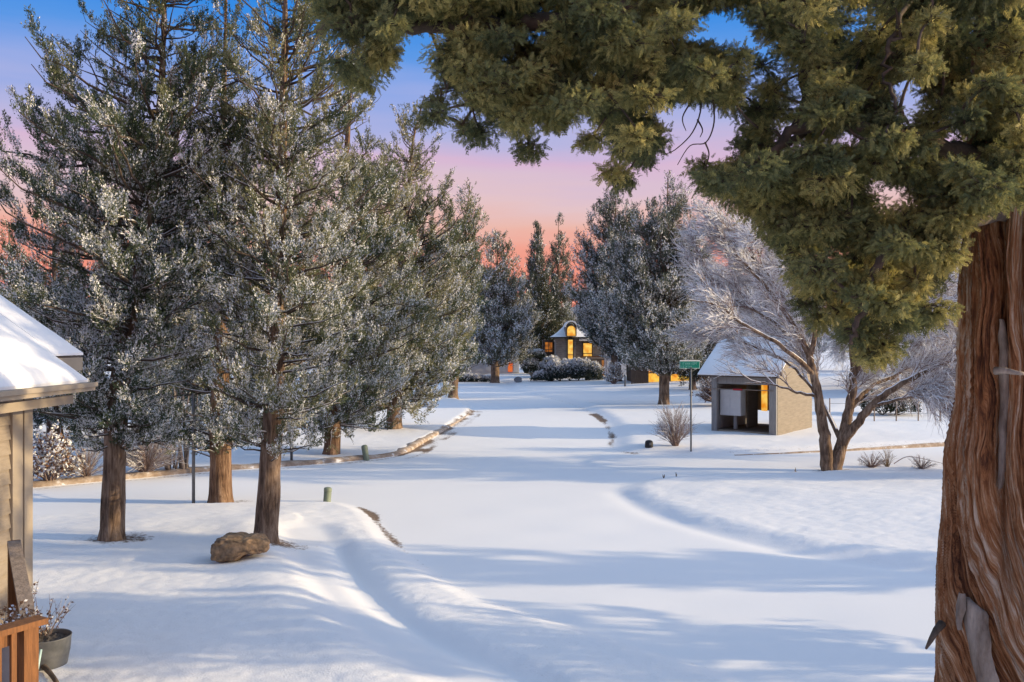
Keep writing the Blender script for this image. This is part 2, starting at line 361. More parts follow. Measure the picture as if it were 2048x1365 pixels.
# ------------------------------------------------------------------ ground
def make_ground():
    Ys = np.concatenate([np.arange(-40, 6, 1.0), np.arange(6, 9, 0.2), np.arange(9, 21.5, 0.055), np.arange(21.5, 32, 0.11), np.arange(32, 60, 0.35), np.arange(60, 110, 1.0), np.geomspace(110, 4000, 26)])
    tc = np.linspace(-0.62, 0.62, 330)
    to = 0.62 + np.geomspace(0.01, 5.4, 34)
    ts = np.concatenate([-to[::-1], tc, to])
    Yg, Tg = np.meshgrid(Ys, ts, indexing='ij')
    Xg = Tg * (np.maximum(Yg, 8) + 2)
    x = Xg.ravel(); y = Yg.ravel()
    h, lawn, dn, db, df, dr, pd, pin = terrain(x, y)
    # dirt: strips along worn kerbs
    dirt = np.zeros_like(x)
    seg = near_edge_s[27:]
    d1, _ = line_d(seg, x, y); wob = 0.5 + 1.0 * vnoise(x * 1.3, y * 1.3)
    fade = (1 - 0.75 * sstep(-2.6, -1.2, x)) * (0.45 + 0.9 * vnoise(x * 1.6 + 2, y * 1.6))
    dirt += 0.9 * np.exp(-(d1 / (0.085 * wob + 0.02)) ** 2) * fade
    d1b, _ = line_d(seg, x - 0.30, y + 0.05); dirt += 0.20 * np.exp(-(d1b / 0.25) ** 2) * fade
    d2, _ = line_d(right_edge[10:27], x, y); dirt += 0.75 * np.exp(-(d2 / (0.17 * wob + 0.05)) ** 2) * (0.3 + 0.9 * vnoise(x * 2.1, y * 0.9 + 5))
    d2b, _ = line_d(right_edge[24:36], x, y); dirt += 0.42 * np.exp(-(d2b / 0.3) ** 2)
    brk = 0.35 + 0.9 * vnoise(x * 2.3 + 7, y * 1.1)
    d3, _ = line_d(kerb_line[40:], x, y); dirt += 0.8 * np.exp(-(d3 / (0.22 * wob + 0.06)) ** 2) * brk
    d3c, _ = line_d(kerb_line[38:], x - 0.5, y + 0.3); dirt += 0.6 * np.exp(-(d3c / (0.16 * wob + 0.04)) ** 2) * brk
    d3b, _ = line_d(kerb_line[:44], x + 0.05, y + 0.30); dirt += 0.5 * np.exp(-(d3b / (0.16 * wob)) ** 2)
    d4, _ = line_d(side_kerb, x, y - 0.5); dirt += 0.34 * np.exp(-(d4 / 0.6) ** 2)
    # bare needles and grass round the trunks
    for (tx, ty, rr_, s_) in trunk_spots:
        d = np.hypot((x - tx - 0.15) / 1.5, y - ty); dirt += s_ * np.exp(-(d / (rr_ * (0.7 + 0.6 * vnoise(x * 4, y * 4)))) ** 2)
    d5 = np.hypot((x - 10.4) / 2.6, (y - 25.3) / 0.55); dirt += 0.30 * np.exp(-d5 ** 2)
    V = np.stack([x, y, h], 1)
    ny, nx = Yg.shape
    idx = np.arange(ny * nx).reshape(ny, nx)
    Fc = np.stack([idx[:-1, :-1], idx[:-1, 1:], idx[1:, 1:], idx[1:, :-1]], -1).reshape(-1, 4)
    # smooth normals of the whole sheet, kept where it is split
    gy = np.zeros((ny, nx, 3)); G = V.reshape(ny, nx, 3)
    du = np.gradient(G, axis=1); dv = np.gradient(G, axis=0); NN = nrm(np.cross(du, dv)).reshape(-1, 3)
    cx = x[Fc].mean(1); cy = y[Fc].mean(1)
    _, _, a, b, c, d, p, pi_ = terrain(cx, cy)
    path = (a > 0.3) & (p < 0.6)
    road = (a < 0) & (b < 0) & (c < 0) & (d < 0) & (cy < 104)
    for name, sel, m in (('snowy_lawn_ground', ~path & ~road, M_lawn), ('snowy_road', road, M_road), ('snowy_path', path, M_road)):
        f = Fc[sel]; u, inv = np.unique(f, return_inverse=True)
        mb = MB(); mb.add(V[u], inv.reshape(f.shape), 0, dirt[u])
        o = mb.build(name, m, smooth=True); props(o, kind='structure')
        o.data.normals_split_custom_set_from_vertices([tuple(v) for v in NN[u]])

def make_kerb(name, line, w, h, side=1, taper=0.0, _=0):
    P = np.asarray(line); T = nrm(np.gradient(P, axis=0)); Nn = np.stack([-T[:, 1], T[:, 0]], 1) * side
    prof = [(0.0, -0.25), (0.0, h * 0.55), (0.05, h * 0.95), (w * 0.5, h * 1.05), (w, h * 0.9), (w + 0.03, -0.25)]
    rows = []
    for i, (p, n) in enumerate(zip(P, Nn)):
        s = 1 + 0.35 * (vnoise(np.array([p[0] * 1.7]), np.array([p[1] * 1.7]))[0] - 0.5)
        ww = 1 + 0.5 * (vnoise(np.array([p[0] * 0.9 + 40]), np.array([p[1] * 0.9]))[0] - 0.5)
        tp_ = 1.0 if not taper else float(sstep(-0.3, taper, np.linalg.norm(P[-1] - p)))
        ww *= 0.35 + 0.65 * tp_; s *= 0.25 + 0.75 * tp_
        rows.append([(p[0] + n[0] * a * ww, p[1] + n[1] * a * ww, b * s if b > 0 else b) for a, b in prof])
    V = np.array(rows); n, k, _ = V.shape; idx = np.arange(n * k).reshape(n, k)
    Fc = np.stack([idx[:-1, :-1], idx[1:, :-1], idx[1:, 1:], idx[:-1, 1:]], -1).reshape(-1, 4)
    if side < 0: Fc = Fc[:, ::-1]
    mb = MB(); mb.add(V.reshape(-1, 3), Fc); o = mb.build(name, M_kerb, smooth=True); props(o, kind='structure'); return o

def dense(line, step=0.25):
    P = np.asarray(line); d = np.r_[0, np.cumsum(np.hypot(*np.diff(P, axis=0).T))]; n = int(d[-1] / step)
    q = np.linspace(0, d[-1], max(n, 2)); return np.stack([np.interp(q, d, P[:, 0]), np.interp(q, d, P[:, 1])], 1)

# ------------------------------------------------------------------ foliage
def leaves(mb, pos, dr, nl, length, width, spread, frost, tint, m_leaf=0, m_snow=1, snowscale=1.25, plume=0.0):
    """small diamond leaves round each tuft; a share of them carries snow"""
    n = len(pos)
    if n == 0: return
    P = np.repeat(pos, nl, 0); D = np.repeat(dr, nl, 0); N = n * nl
    d = nrm(D + rvec(N) * spread)
    P = P + rvec(N) * length * 0.35 + (D * (rng.random(N) * plume)[:, None] if plume else 0)
    side = nrm(np.cross(d, rvec(N)))
    L = length * rng.uniform(0.65, 1.3, N)[:, None]; W = width * rng.uniform(0.7, 1.3, N)[:, None]
    sn = rng.random(N) < np.repeat(frost, nl)
    W = np.where(sn[:, None], W * snowscale, W); L = np.where(sn[:, None], L * 0.9, L)
    P = np.where(sn[:, None], P + np.array([0, 0, 1]) * length * 0.2, P)
    V = np.stack([P, P + d * L * 0.5 + side * W * 0.5, P + d * L, P + d * L * 0.5 - side * W * 0.5], 1)
    t = np.clip(np.repeat(tint, nl) + rng.normal(0, 0.12, N), 0, 1)
    mb.add(V.reshape(-1, 3), np.arange(N * 4).reshape(N, 4), np.where(sn, m_snow, m_leaf), np.repeat(t, 4))

def trunk_mesh(mb, P, R, sides=28, amp=0.02, fr=5.0, flare=0.5, seed=0, m=0):
    P = smooth_line(P, 10); n = len(P)
    R = np.interp(np.linspace(0, 1, n), np.linspace(0, 1, len(R)), R)
    th = np.arange(sides) / sides * 2 * PI
    z0 = P[0, 2]; hz = P[:, 2] - z0
    TH, H = np.meshgrid(th, hz)
    Rg = np.repeat(R[:, None], sides, 1)
    nz = vnoise(np.cos(TH) * fr + seed, np.sin(TH) * fr + seed * 1.7, H * 1.3)
    nz2 = vnoise(np.cos(TH) * fr * 2.3 + seed, np.sin(TH) * fr * 2.3, H * 3.0)
    fl = 1 + flare * np.exp(-np.maximum(H, 0) / 0.22) * (0.7 + 0.5 * np.cos(3 * TH + seed) + 0.25 * np.cos(5 * TH + 2 * seed))
    r = Rg * fl + amp * (2 * np.abs(nz - 0.5) * 2 - 0.7) + amp * 0.6 * (nz2 - 0.5)
    V = np.stack([P[:, 0:1] + r * np.cos(TH), P[:, 1:2] + r * np.sin(TH), np.repeat(P[:, 2:3], sides, 1)], -1)
    idx = np.arange(n * sides).reshape(n, sides)
    a = idx[:-1]; b = np.roll(idx, -1, 1)[:-1]; c = np.roll(idx, -1, 1)[1:]; d = idx[1:]
    mb.add(V.reshape(-1, 3), np.stack([a, b, c, d], -1).reshape(-1, 4), m)

trunk_spots = []
def conifer(name, label, base_px, axis_px, rows_px, Y=None, r0=0.24, nlimb=150, sub=7.0, tuft=15, nl=8, leaf=0.06, width=0.022,
            frost=(0.3, 0.08), tint=(0.35, 0.55), slope=(0.15, 0.75), mfol=None, group=None, sides=30, cat='tree', amp=0.02, spots=0.5, mbark=None, droop=0.0, upb=0.58, thin=0.5, branch_frost=0.5):
    g = ground_at(*base_px) if Y is None else np.array([(base_px[0] - 1024) / F * Y, Y, 0.0])
    if Y is not None: g[2] = gz(g[0], g[1])
    Y = g[1]; base = g.copy()
    ax = np.array([at(px, py, Y) - base for px, py in axis_px]); ax[0] = (0, 0, -0.15)
    def axis(z):
        return np.stack([np.interp(z, ax[:, 2], ax[:, 0]), np.interp(z, ax[:, 2], ax[:, 1]), z], -1)
    rz = np.array([at(0, py, Y)[2] - base[2] for py, _, _ in rows_px])[::-1]
    xl = np.array([at(l, 0, Y)[0] - base[0] for _, l, _ in rows_px])[::-1]
    xr = np.array([at(r, 0, Y)[0] - base[0] for _, _, r in rows_px])[::-1]
    o_ = np.argsort(rz); rz = rz[o_]; xl = xl[o_]; xr = xr[o_]
    axx = np.interp(rz, ax[:, 2], ax[:, 0])
    rl = np.maximum(axx - xl, 0.05); rr = np.maximum(xr - axx, 0.05)
    zlo, zhi = rz[0], rz[-1]
    root = thing(name, base, label, cat, group)
    # trunk
    tb = MB(); top = ax[-1, 2]
    R = [r0 * 1.0, r0 * 0.93, r0 * 0.74, r0 * 0.50, r0 * 0.32, r0 * 0.18, r0 * 0.05]
    ztr = np.linspace(0, 1, 9) ** 1.0 * top
    pts = axis(np.r_[-0.15, ztr[1:]])
    trunk_mesh(tb, pts, R, sides, amp, 4.5, 0.45, seed=abs(hash((round(base_px[0]), round(base_px[1])))) % 50)
    tb.build('trunk', mbark or M_bark, root, smooth=True)
    if leaf > 0.12: thin = 0.2; sub = sub * 1.35
    nlimb = int(nlimb * 1.5); zt = rng.uniform(0, 1, nlimb * 8); zt = zlo + zt ** 1.15 * (zhi - zlo)
    env0 = np.interp(zt, rz, (rl + rr) / 2); keep = rng.random(len(zt)) < (env0 + 0.15) / (env0.max() + 0.15)
    zt = zt[keep][:nlimb]; n = len(zt)
    az = rng.uniform(0, 2 * PI, n); ca = (np.cos(az) + 1) / 2
    r = (np.interp(zt, rz, rl) * (1 - ca) + np.interp(zt, rz, rr) * ca) * (0.34 + 0.72 * rng.random(n) ** 0.7) * np.where(rng.random(n) < 0.10, 1.22, 1.0)
    f = (zt - zlo) / max(zhi - zlo, 1e-3)
    sl = slope[0] + (slope[1] - slope[0]) * f + rng.normal(0, 0.15, n)
    z0 = np.clip(zt - r * sl, max(zlo * 0.85, 0.9), top * 0.985)
    P0 = axis(z0); P2 = axis(zt); P2[:, 0] += r * np.cos(az); P2[:, 1] += r * np.sin(az)
    P1 = P0 + np.stack([r * np.cos(az) * 0.6, r * np.sin(az) * 0.6, (zt - z0) * 0.2 + droop * r], 1)
    L = np.linalg.norm(P2 - P0, axis=1)
    bb = MB()
    path = bez(P0, P1, P2, 7)
    path[:, 1:-1] += rng.normal(0, 0.03, (n, 5, 3)) * L[:, None, None] * 0.6
    Rl = (0.010 + 0.011 * L)[:, None] * np.linspace(1, 0.18, 7)[None] * min(1.0, r0 / 0.2)
    tubes(bb, path, Rl, 5)
    # secondary branches
    ns = np.maximum(4, (L * sub * 0.68).astype(int)); li = np.repeat(np.arange(n), ns); S = len(li)
    fl_ = f[li]; dk = rng.random(S) > thin * sstep(0.40, 0.75, fl_); li = li[dk]; S = len(li)
    s = rng.uniform(0.06, 1.0, S) ** 0.75
    a = (1 - s)[:, None]; s_ = s[:, None]
    bp = a * a * P0[li] + 2 * a * s_ * P1[li] + s_ * s_ * P2[li]
    tg = nrm(2 * a * (P1[li] - P0[li]) + 2 * s_ * (P2[li] - P1[li]))
    sd = nrm(tg * 0.65 + rvec(S) * 0.75 + np.array([0, 0, upb]))
    slen = np.clip(rng.uniform(0.12, 0.36, S) * np.clip(L[li], 0.6, 2.6) * (1.2 - 0.65 * s), 0.08, 1.0)
    up = np.array([0, 0, 1.0])
    q1 = bp + sd * slen[:, None] * 0.5; q2 = bp + sd * slen[:, None] + up * slen[:, None] * 0.22
    sp = bez(bp, q1, q2, 3)
    tubes(bb, sp, (0.004 + 0.006 * slen)[:, None] * np.array([1, 0.7, 0.3])[None] * (leaf / 0.06) ** 0.6, 3)
    bb.build('branches', M_limb, root, smooth=True)
    # tufts
    nt_ = np.maximum(4, (tuft * 2.1 * slen / 0.5 * (0.06 / leaf) ** 0.5).astype(int)); ti = np.repeat(np.arange(S), nt_); Tn = len(ti)
    t = rng.uniform(0.1, 1.0, Tn)[:, None]; a = 1 - t
    tp = a * a * bp[ti] + 2 * a * t * q1[ti] + t * t * q2[ti] + rng.normal(0, 1, (Tn, 3)) * (0.026 + 0.036 * (1 - t)) * (leaf / 0.06) ** 0.8 * (1.3 if leaf > 0.12 else 1.0)
    td = nrm(sd[ti] + up * 0.45 + rvec(Tn) * 0.5)
    ff = np.clip((tp[:, 2] - zlo) / max(zhi - zlo, 1e-3), 0, 1)
    cl = rng.random(n)[li[ti]]                       # per-limb character
    sc_ = rng.random(S)[ti]
    kf = 3.6 * (0.06 / leaf) ** 0.5
    pf = (frost[0] + (frost[1] - frost[0]) * sstep(0.25, 0.85, ff)) * 1.15
    nz_ = 0.55 * vnoise(tp[:, 0] * kf, tp[:, 1] * kf, tp[:, 2] * kf * 1.2) + 0.25 * sc_ + 0.35 * rng.random(Tn) + 0.10 * (td[:, 2] - 0.4)
    thr = np.quantile(nz_, np.linspace(0, 1, 201)); rk = np.searchsorted(thr, nz_) / 200.0
    fr = np.where(rk > 1 - pf * 1.1, 0.58, 0.04)
    tn = tint[0] + (tint[1] - tint[0]) * cl + 0.30 * (sc_ - 0.5) + 0.15 * t[:, 0]
    fb = MB()
    leaves(fb, tp, td, nl + 7, leaf * 0.78, width * 0.66, 0.60, fr, tn, plume=leaf * 2.6, snowscale=1.05)
    # snow lying along the upper side of the lower limbs
    if branch_frost > 0:
        k = rng.random(n) < branch_frost * (1 - sstep(0.3, 0.75, f))
        if k.any(): tubes(fb, path[k] + np.array([0, 0, 1]) * (Rl[k] * 0.7)[:, :, None], Rl[k] * 0.8, 4, mat=1)
    fb.build('crown', [mfol or M_jun, M_snowleaf], root)
    if spots: trunk_spots.append((base[0], base[1], 0.55, spots))
    return root

def copy_tree(root, loc, rz, scale, label, group=None):
    c = root.copy(); COL.objects.link(c); c.location = tuple(float(v) for v in loc); c.rotation_euler = (0, 0, rz); c.scale = (scale,) * 3
    c['label'] = label
    if group: c['group'] = group
    elif 'group' in c: del c['group']
    for ch in root.children:
        d = ch.copy(); COL.objects.link(d); d.parent = c
    return c

def twig_bush(name, label, base, w, h, n, snow=0.6, r=0.006, seed=0, cat='bush', forks=5, leafy=None, fan=1.0, m=None, group=None, curl=0.25):
    root = thing(name, base, label, cat, group)
    az = rng.uniform(0, 2 * PI, n); el = rng.uniform(0.15, 1.0, n) ** 0.8
    tip = np.stack([np.cos(az) * np.sqrt(1 - el ** 2) * w / 2 * fan, np.sin(az) * np.sqrt(1 - el ** 2) * w / 2 * fan, el * h], 1) * rng.uniform(0.75, 1.05, (n, 1))
    b0 = np.stack([np.cos(az), np.sin(az), np.zeros(n)], 1) * w * 0.06 * rng.random((n, 1)); b0[:, 2] = -0.03
    ctl = b0 * 0.5 + tip * np.array([0.35, 0.35, 0.6])
    p = bez(b0, ctl, tip, 5); mb = MB(); ms = MB()
    R = r * np.linspace(1.5, 0.5, 5)[None] * rng.uniform(0.7, 1.2, (n, 1))
    tubes(mb, p, R, 4)
    # forks
    fi = np.repeat(np.arange(n), forks); t = rng.uniform(0.35, 0.95, len(fi))[:, None]; a = 1 - t
    q0 = a * a * b0[fi] + 2 * a * t * ctl[fi] + t * t * tip[fi]
    dr = nrm(nrm(tip[fi] - ctl[fi]) + rvec(len(fi)) * 0.7 + np.array([0, 0, curl])); ln = h * rng.uniform(0.12, 0.32, len(fi))[:, None]
    q2 = q0 + dr * ln; fp = bez(q0, q0 + dr * ln * 0.5 + rvec(len(fi)) * ln * 0.08, q2, 3); FR = r * 0.55 * np.array([1, 0.8, 0.45])[None] * np.ones((len(fi), 1))
    tubes(mb, fp, FR, 3)
    mb.build('twigs', m or M_twig, root)
    if snow > 0:
        k = rng.random(n) < snow; k2 = rng.random(len(fi)) < snow
        tubes(ms, p[k] + np.array([0, 0, r * 0.9]), R[k] * 0.85, 4); tubes(ms, fp[k2] + np.array([0, 0, r * 0.6]), FR[k2] * 1.1, 3)
        ms.build('snow_cover', M_snowleaf, root)
    if leafy:
        cnt, size, fr, fm = leafy
        lb = MB(); ii = rng.integers(0, len(fi), cnt)
        tt = rng.random((cnt, 1)); pos = q0[ii] * (1 - tt) + q2[ii] * tt
        leaves(lb, pos, nrm(rvec(cnt) + np.array([0, 0, 0.2])), 2, size, size * 0.6, 0.6, np.full(cnt, fr), rng.random(cnt))
        lb.build('leaves', [fm, M_snowleaf], root)
    return root

def blob_shrub(name, label, base, blobs, n, leaf, frost=0.35, mfol=None, cat='shrub', tint=(0.2, 0.5), group=None):
    """blobs: (dx, dy, dz, rx, ry, rz) mounds of evergreen leaves over short stems"""
    root = thing(name, base, label, cat, group); fb = MB(); sb = MB()
    tot = sum(b[3] * b[5] for b in blobs)
    for b in blobs:
        k = max(30, int(n * b[3] * b[5] / tot)); u = rvec(k); u = u * (rng.uniform(0.45, 1.0, (k, 1)) ** 0.5 * (0.75 + 0.6 * vnoise(u[:, 0] * 2.6 + b[0] * 5, u[:, 1] * 2.6, u[:, 2] * 2.6)[:, None]))
        u[:, 2] = np.where(u[:, 2] < -0.5, -u[:, 2] * 0.6, u[:, 2])
        c = np.array(b[:3]); pos = c + u * np.array(b[3:6]); pos[:, 2] = np.maximum(pos[:, 2], 0.02)
        fr = frost * (0.25 + 1.1 * np.clip(u[:, 2], -0.2, 1))
        leaves(fb, pos, nrm(u + np.array([0, 0, 0.4])), 6, leaf, leaf * 0.45, 0.8, np.clip(fr, 0.02, 1), tint[0] + (tint[1] - tint[0]) * rng.random(k))
        st = 6; e = c + rvec(st) * np.array(b[3:6]) * 0.6; P0 = np.repeat(np.array([[c[0] * 0.6, c[1] * 0.6, -0.05]]), st, 0)
        tubes(sb, bez(P0, (P0 + e) / 2 + rvec(st) * 0.05, e, 4), np.linspace(0.03, 0.008, 4)[None] * np.ones((st, 1)), 4)
    fb.build('foliage', [mfol or M_jun, M_snowleaf], root); sb.build('stems', M_limb, root)
    return root

# ================================================================== TREES
G_near = 'snow dusted junipers on the near left lawn'
tA = conifer('juniper_tree', 'broad snow dusted juniper leaning right, nearest the tan house, behind and left of the boulder', (224, 1078),
    [(224, 1078), (233, 800), (280, 565), (315, 300), (327, 100), (333, -160)],
    [(905, 110, 300), (880, 35, 350), (840, 20, 370), (800, 15, 390), (700, 40, 430), (600, 60, 450), (500, 20, 470), (400, 0, 500), (320, -20, 520), (250, -10, 520), (180, 90, 520), (120, 70, 500), (60, 90, 480), (0, 170, 460), (-150, 280, 390)],
    r0=0.20, nlimb=200, sub=7.5, tuft=15, nl=8, leaf=0.058, width=0.022, frost=(0.56, 0.03), tint=(0.15, 0.5), slope=(0.05, 0.55), group=G_near, spots=0.7)
tC = conifer('juniper_tree', 'tall straight snow dusted juniper standing right behind the boulder', (531, 1080),
    [(531, 1080), (548, 800), (560, 500), (567, 200), (572, -50), (575, -220)],
    [(895, 430, 630), (860, 380, 690), (800, 385, 690), (700, 370, 720), (600, 380, 730), (500, 380, 740), (400, 380, 740), (300, 390, 750), (200, 390, 750), (100, 410, 740), (0, 430, 710), (-170, 520, 640)],
    r0=0.195, nlimb=190, sub=7.5, tuft=14, nl=8, leaf=0.058, width=0.022, frost=(0.50, 0.05), tint=(0.35, 0.7), slope=(0.1, 0.75), group=G_near, spots=0.7)
tB = conifer('juniper_tree', 'snow dusted juniper with flared reddish trunk between two nearer trunks, by the grey pole', (442, 1006),
    [(442, 1006), (440, 700), (446, 300), (452, -20)],
    [(900, 350, 520), (870, 310, 545), (750, 280, 580), (600, 300, 600), (450, 300, 600), (300, 330, 580), (150, 370, 540), (0, 430, 480)],
    r0=0.25, nlimb=170, sub=6.5, tuft=12, nl=7, leaf=0.066, width=0.026, frost=(0.52, 0.04), tint=(0.2, 0.6), slope=(0.1, 0.7), group=G_near, mbark=M_redbark, spots=0.6)
G_mid = 'junipers beyond the cross street'
tD = conifer('juniper_tree', 'reddish trunked juniper across the street, just left of the tilted green pedestal', (663, 908),
    [(663, 908), (680, 500), (700, 200), (708, 50)],
    [(892, 610, 720), (850, 570, 790), (750, 560, 830), (650, 560, 860), (550, 570, 860), (450, 590, 850), (350, 620, 830), (250, 650, 790), (150, 670, 745), (55, 695, 720)],
    r0=0.25, nlimb=210, sub=5.5, tuft=11, nl=7, leaf=0.085, width=0.034, frost=(0.44, 0.09), tint=(0.35, 0.75), slope=(0.15, 0.8), group=G_mid, mbark=M_redbark, spots=0.4)
tE = conifer('juniper_tree', 'broad frosted juniper at the road bend, its foliage hanging low over the kerb', (787, 857),
    [(787, 857), (800, 550), (830, 250), (850, 190)],
    [(842, 700, 875), (800, 690, 890), (720, 690, 925), (620, 700, 955), (520, 710, 950), (420, 705, 945), (330, 715, 905), (255, 755, 880), (205, 800, 872), (180, 835, 866)],
    r0=0.31, nlimb=210, sub=4.6, tuft=10, nl=7, leaf=0.105, width=0.042, frost=(0.42, 0.13), tint=(0.4, 0.8), slope=(0.15, 0.8), group=G_mid, spots=0.4)
conifer('juniper_tree', 'juniper with two pointed tops standing behind the road bend tree', (905, 795),
    [(905, 795), (925, 560), (940, 365)],
    [(740, 850, 955), (650, 850, 962), (560, 850, 965), (480, 870, 980), (430, 890, 978), (400, 910, 958), (368, 930, 948)], Y=56,
    r0=0.3, nlimb=180, sub=3.2, tuft=8, nl=6, leaf=0.15, width=0.06, frost=(0.40,0.22), tint=(0.3, 0.7), slope=(0.3, 1.0), group=G_mid, sides=14, spots=0)
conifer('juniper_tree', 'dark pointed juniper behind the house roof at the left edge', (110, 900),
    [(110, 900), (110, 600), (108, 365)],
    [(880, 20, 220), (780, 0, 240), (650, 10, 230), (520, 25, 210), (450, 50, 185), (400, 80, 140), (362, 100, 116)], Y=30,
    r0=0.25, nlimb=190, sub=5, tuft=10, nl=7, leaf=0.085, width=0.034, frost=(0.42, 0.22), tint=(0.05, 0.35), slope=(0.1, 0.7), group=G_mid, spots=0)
conifer('juniper_tree', 'small frosted juniper at the far left edge, against the pink sky', (20, 800),
    [(20, 800), (20, 620), (18, 452)],
    [(770, -70, 130), (650, -60, 110), (570, -40, 90), (500, -5, 55), (450, 12, 26)], Y=46,
    r0=0.25, nlimb=150, sub=3.5, tuft=9, nl=6, leaf=0.13, width=0.05, frost=(0.36, 0.25), tint=(0.05, 0.4), slope=(0.1, 0.7), group=G_mid, sides=14, spots=0)
conifer('juniper_tree', 'juniper filling the gap behind the leaning tree and the flared trunk', (330, 850),
    [(330, 850), (333, 500), (336, 230)],
    [(830, 230, 440), (600, 235, 440), (400, 270, 410), (300, 305, 370), (225, 328, 345)], Y=40,
    r0=0.3, nlimb=190, sub=4.2, tuft=9, nl=6, leaf=0.11, width=0.044, frost=(0.32, 0.14), tint=(0.1, 0.45), slope=(0.15, 0.8), group=G_mid, sides=14, spots=0)

G_far = 'conifers at the far end of the road'
tF1 = conifer('conifer_tree', 'round frosted conifer with a bare grey trunk on the corner, left of the lit house', (990, 766),
    [(990, 766), (992, 600), (996, 466)],
    [(728, 950, 1025), (705, 922, 1068), (640, 925, 1072), (580, 935, 1062), (530, 955, 1040), (490, 978, 1018), (464, 992, 1000)],
    r0=0.40, nlimb=190, sub=2.6, tuft=8, nl=6, leaf=0.20, width=0.085, frost=(0.52, 0.30), tint=(0.4, 0.85), slope=(0.2, 0.9), mfol=M_far, group=G_far, sides=14, spots=0.3, branch_frost=0.2)
conifer('ornamental_tree', 'small round headed frosted tree with a thin forked trunk by the far garage', (926, 754),
    [(926, 754), (926, 700), (925, 640)],
    [(726, 905, 945), (710, 884, 966), (680, 882, 970), (655, 892, 958), (634, 918, 934)],
    r0=0.18, nlimb=110, sub=3.2, tuft=8, nl=6, leaf=0.20, width=0.085, frost=(0.42, 0.35), tint=(0.05, 0.35), slope=(0.3, 0.9), mfol=M_far, sides=10, spots=0, branch_frost=0)
tS1 = conifer('conifer_tree', 'slim dark spire shaped conifer, left of the two behind the lit house', (1076, 750),
    [(1076, 750), (1075, 600), (1073, 447)],
    [(740, 1045, 1110), (650, 1050, 1105), (580, 1052, 1100), (530, 1056, 1095), (480, 1064, 1082), (445, 1071, 1075)], Y=98,
    r0=0.4, nlimb=190, sub=4.5, tuft=8, nl=6, leaf=0.22, width=0.09, frost=(0.22, 0.12), tint=(0.1, 0.5), slope=(0.8, 1.6), mfol=M_far, group=G_far, sides=10, spots=0, branch_frost=0)
tS2 = conifer('conifer_tree', 'dark spire shaped conifer, right of the two behind the lit house', (1118, 750),
    [(1118, 750), (1117, 600), (1117, 438)],
    [(740, 1075, 1165), (650, 1082, 1155), (580, 1084, 1150), (530, 1092, 1142), (480, 1104, 1130), (436, 1115, 1119)], Y=101,
    r0=0.4, nlimb=90, sub=4.5, tuft=8, nl=6, leaf=0.22, width=0.09, frost=(0.2, 0.10), tint=(0.15, 0.6), slope=(0.8, 1.6), mfol=M_far, group=G_far, sides=10, spots=0, branch_frost=0)
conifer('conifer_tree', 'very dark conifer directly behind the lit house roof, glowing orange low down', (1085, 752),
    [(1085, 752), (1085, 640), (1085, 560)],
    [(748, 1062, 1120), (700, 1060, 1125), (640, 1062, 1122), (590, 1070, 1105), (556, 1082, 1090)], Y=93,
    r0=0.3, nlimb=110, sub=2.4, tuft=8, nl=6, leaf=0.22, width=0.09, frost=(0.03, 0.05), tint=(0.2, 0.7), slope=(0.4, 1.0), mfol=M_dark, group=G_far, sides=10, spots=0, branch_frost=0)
tF5 = conifer('conifer_tree', 'wide frosted conifer rising directly over the lit house', (1232, 760),
    [(1232, 760), (1232, 560), (1230, 380)],
    [(722, 1215, 1290), (686, 1192, 1300), (668, 1152, 1300), (640, 1134, 1300), (590, 1126, 1300), (520, 1138, 1295), (460, 1160, 1285), (420, 1185, 1265), (378, 1226, 1236)], Y=74,
    r0=0.45, nlimb=260, sub=2.6, tuft=8, nl=6, leaf=0.19, width=0.08, frost=(0.52, 0.30), tint=(0.05, 0.4), slope=(0.25, 0.9), mfol=M_far, group=G_far, sides=12, spots=0, branch_frost=0.3)
tF6 = conifer('conifer_tree', 'big blue green frosted conifer behind the street sign, its trunk in open snow', (1328, 809),
    [(1328, 809), (1330, 600), (1336, 352)],
    [(740, 1285, 1375), (722, 1225, 1412), (680, 1200, 1405), (620, 1205, 1400), (540, 1215, 1405), (470, 1235, 1412), (420, 1265, 1395), (385, 1300, 1372), (350, 1330, 1342)],
    r0=0.30, nlimb=250, sub=3.6, tuft=9, nl=6, leaf=0.135, width=0.055, frost=(0.50, 0.28), tint=(0.15, 0.6), slope=(0.25, 0.95), mfol=M_far, group=G_far, sides=14, spots=0.3, branch_frost=0.3)
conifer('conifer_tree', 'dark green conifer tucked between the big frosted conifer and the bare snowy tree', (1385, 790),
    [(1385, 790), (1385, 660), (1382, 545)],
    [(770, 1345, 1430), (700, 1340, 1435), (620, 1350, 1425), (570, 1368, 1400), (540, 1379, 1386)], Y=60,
    r0=0.25, nlimb=120, sub=3.0, tuft=8, nl=6, leaf=0.15, width=0.06, frost=(0.05, 0.08), tint=(0.2, 0.7), slope=(0.4, 1.0), mfol=M_dark, group=G_far, sides=10, spots=0, branch_frost=0)
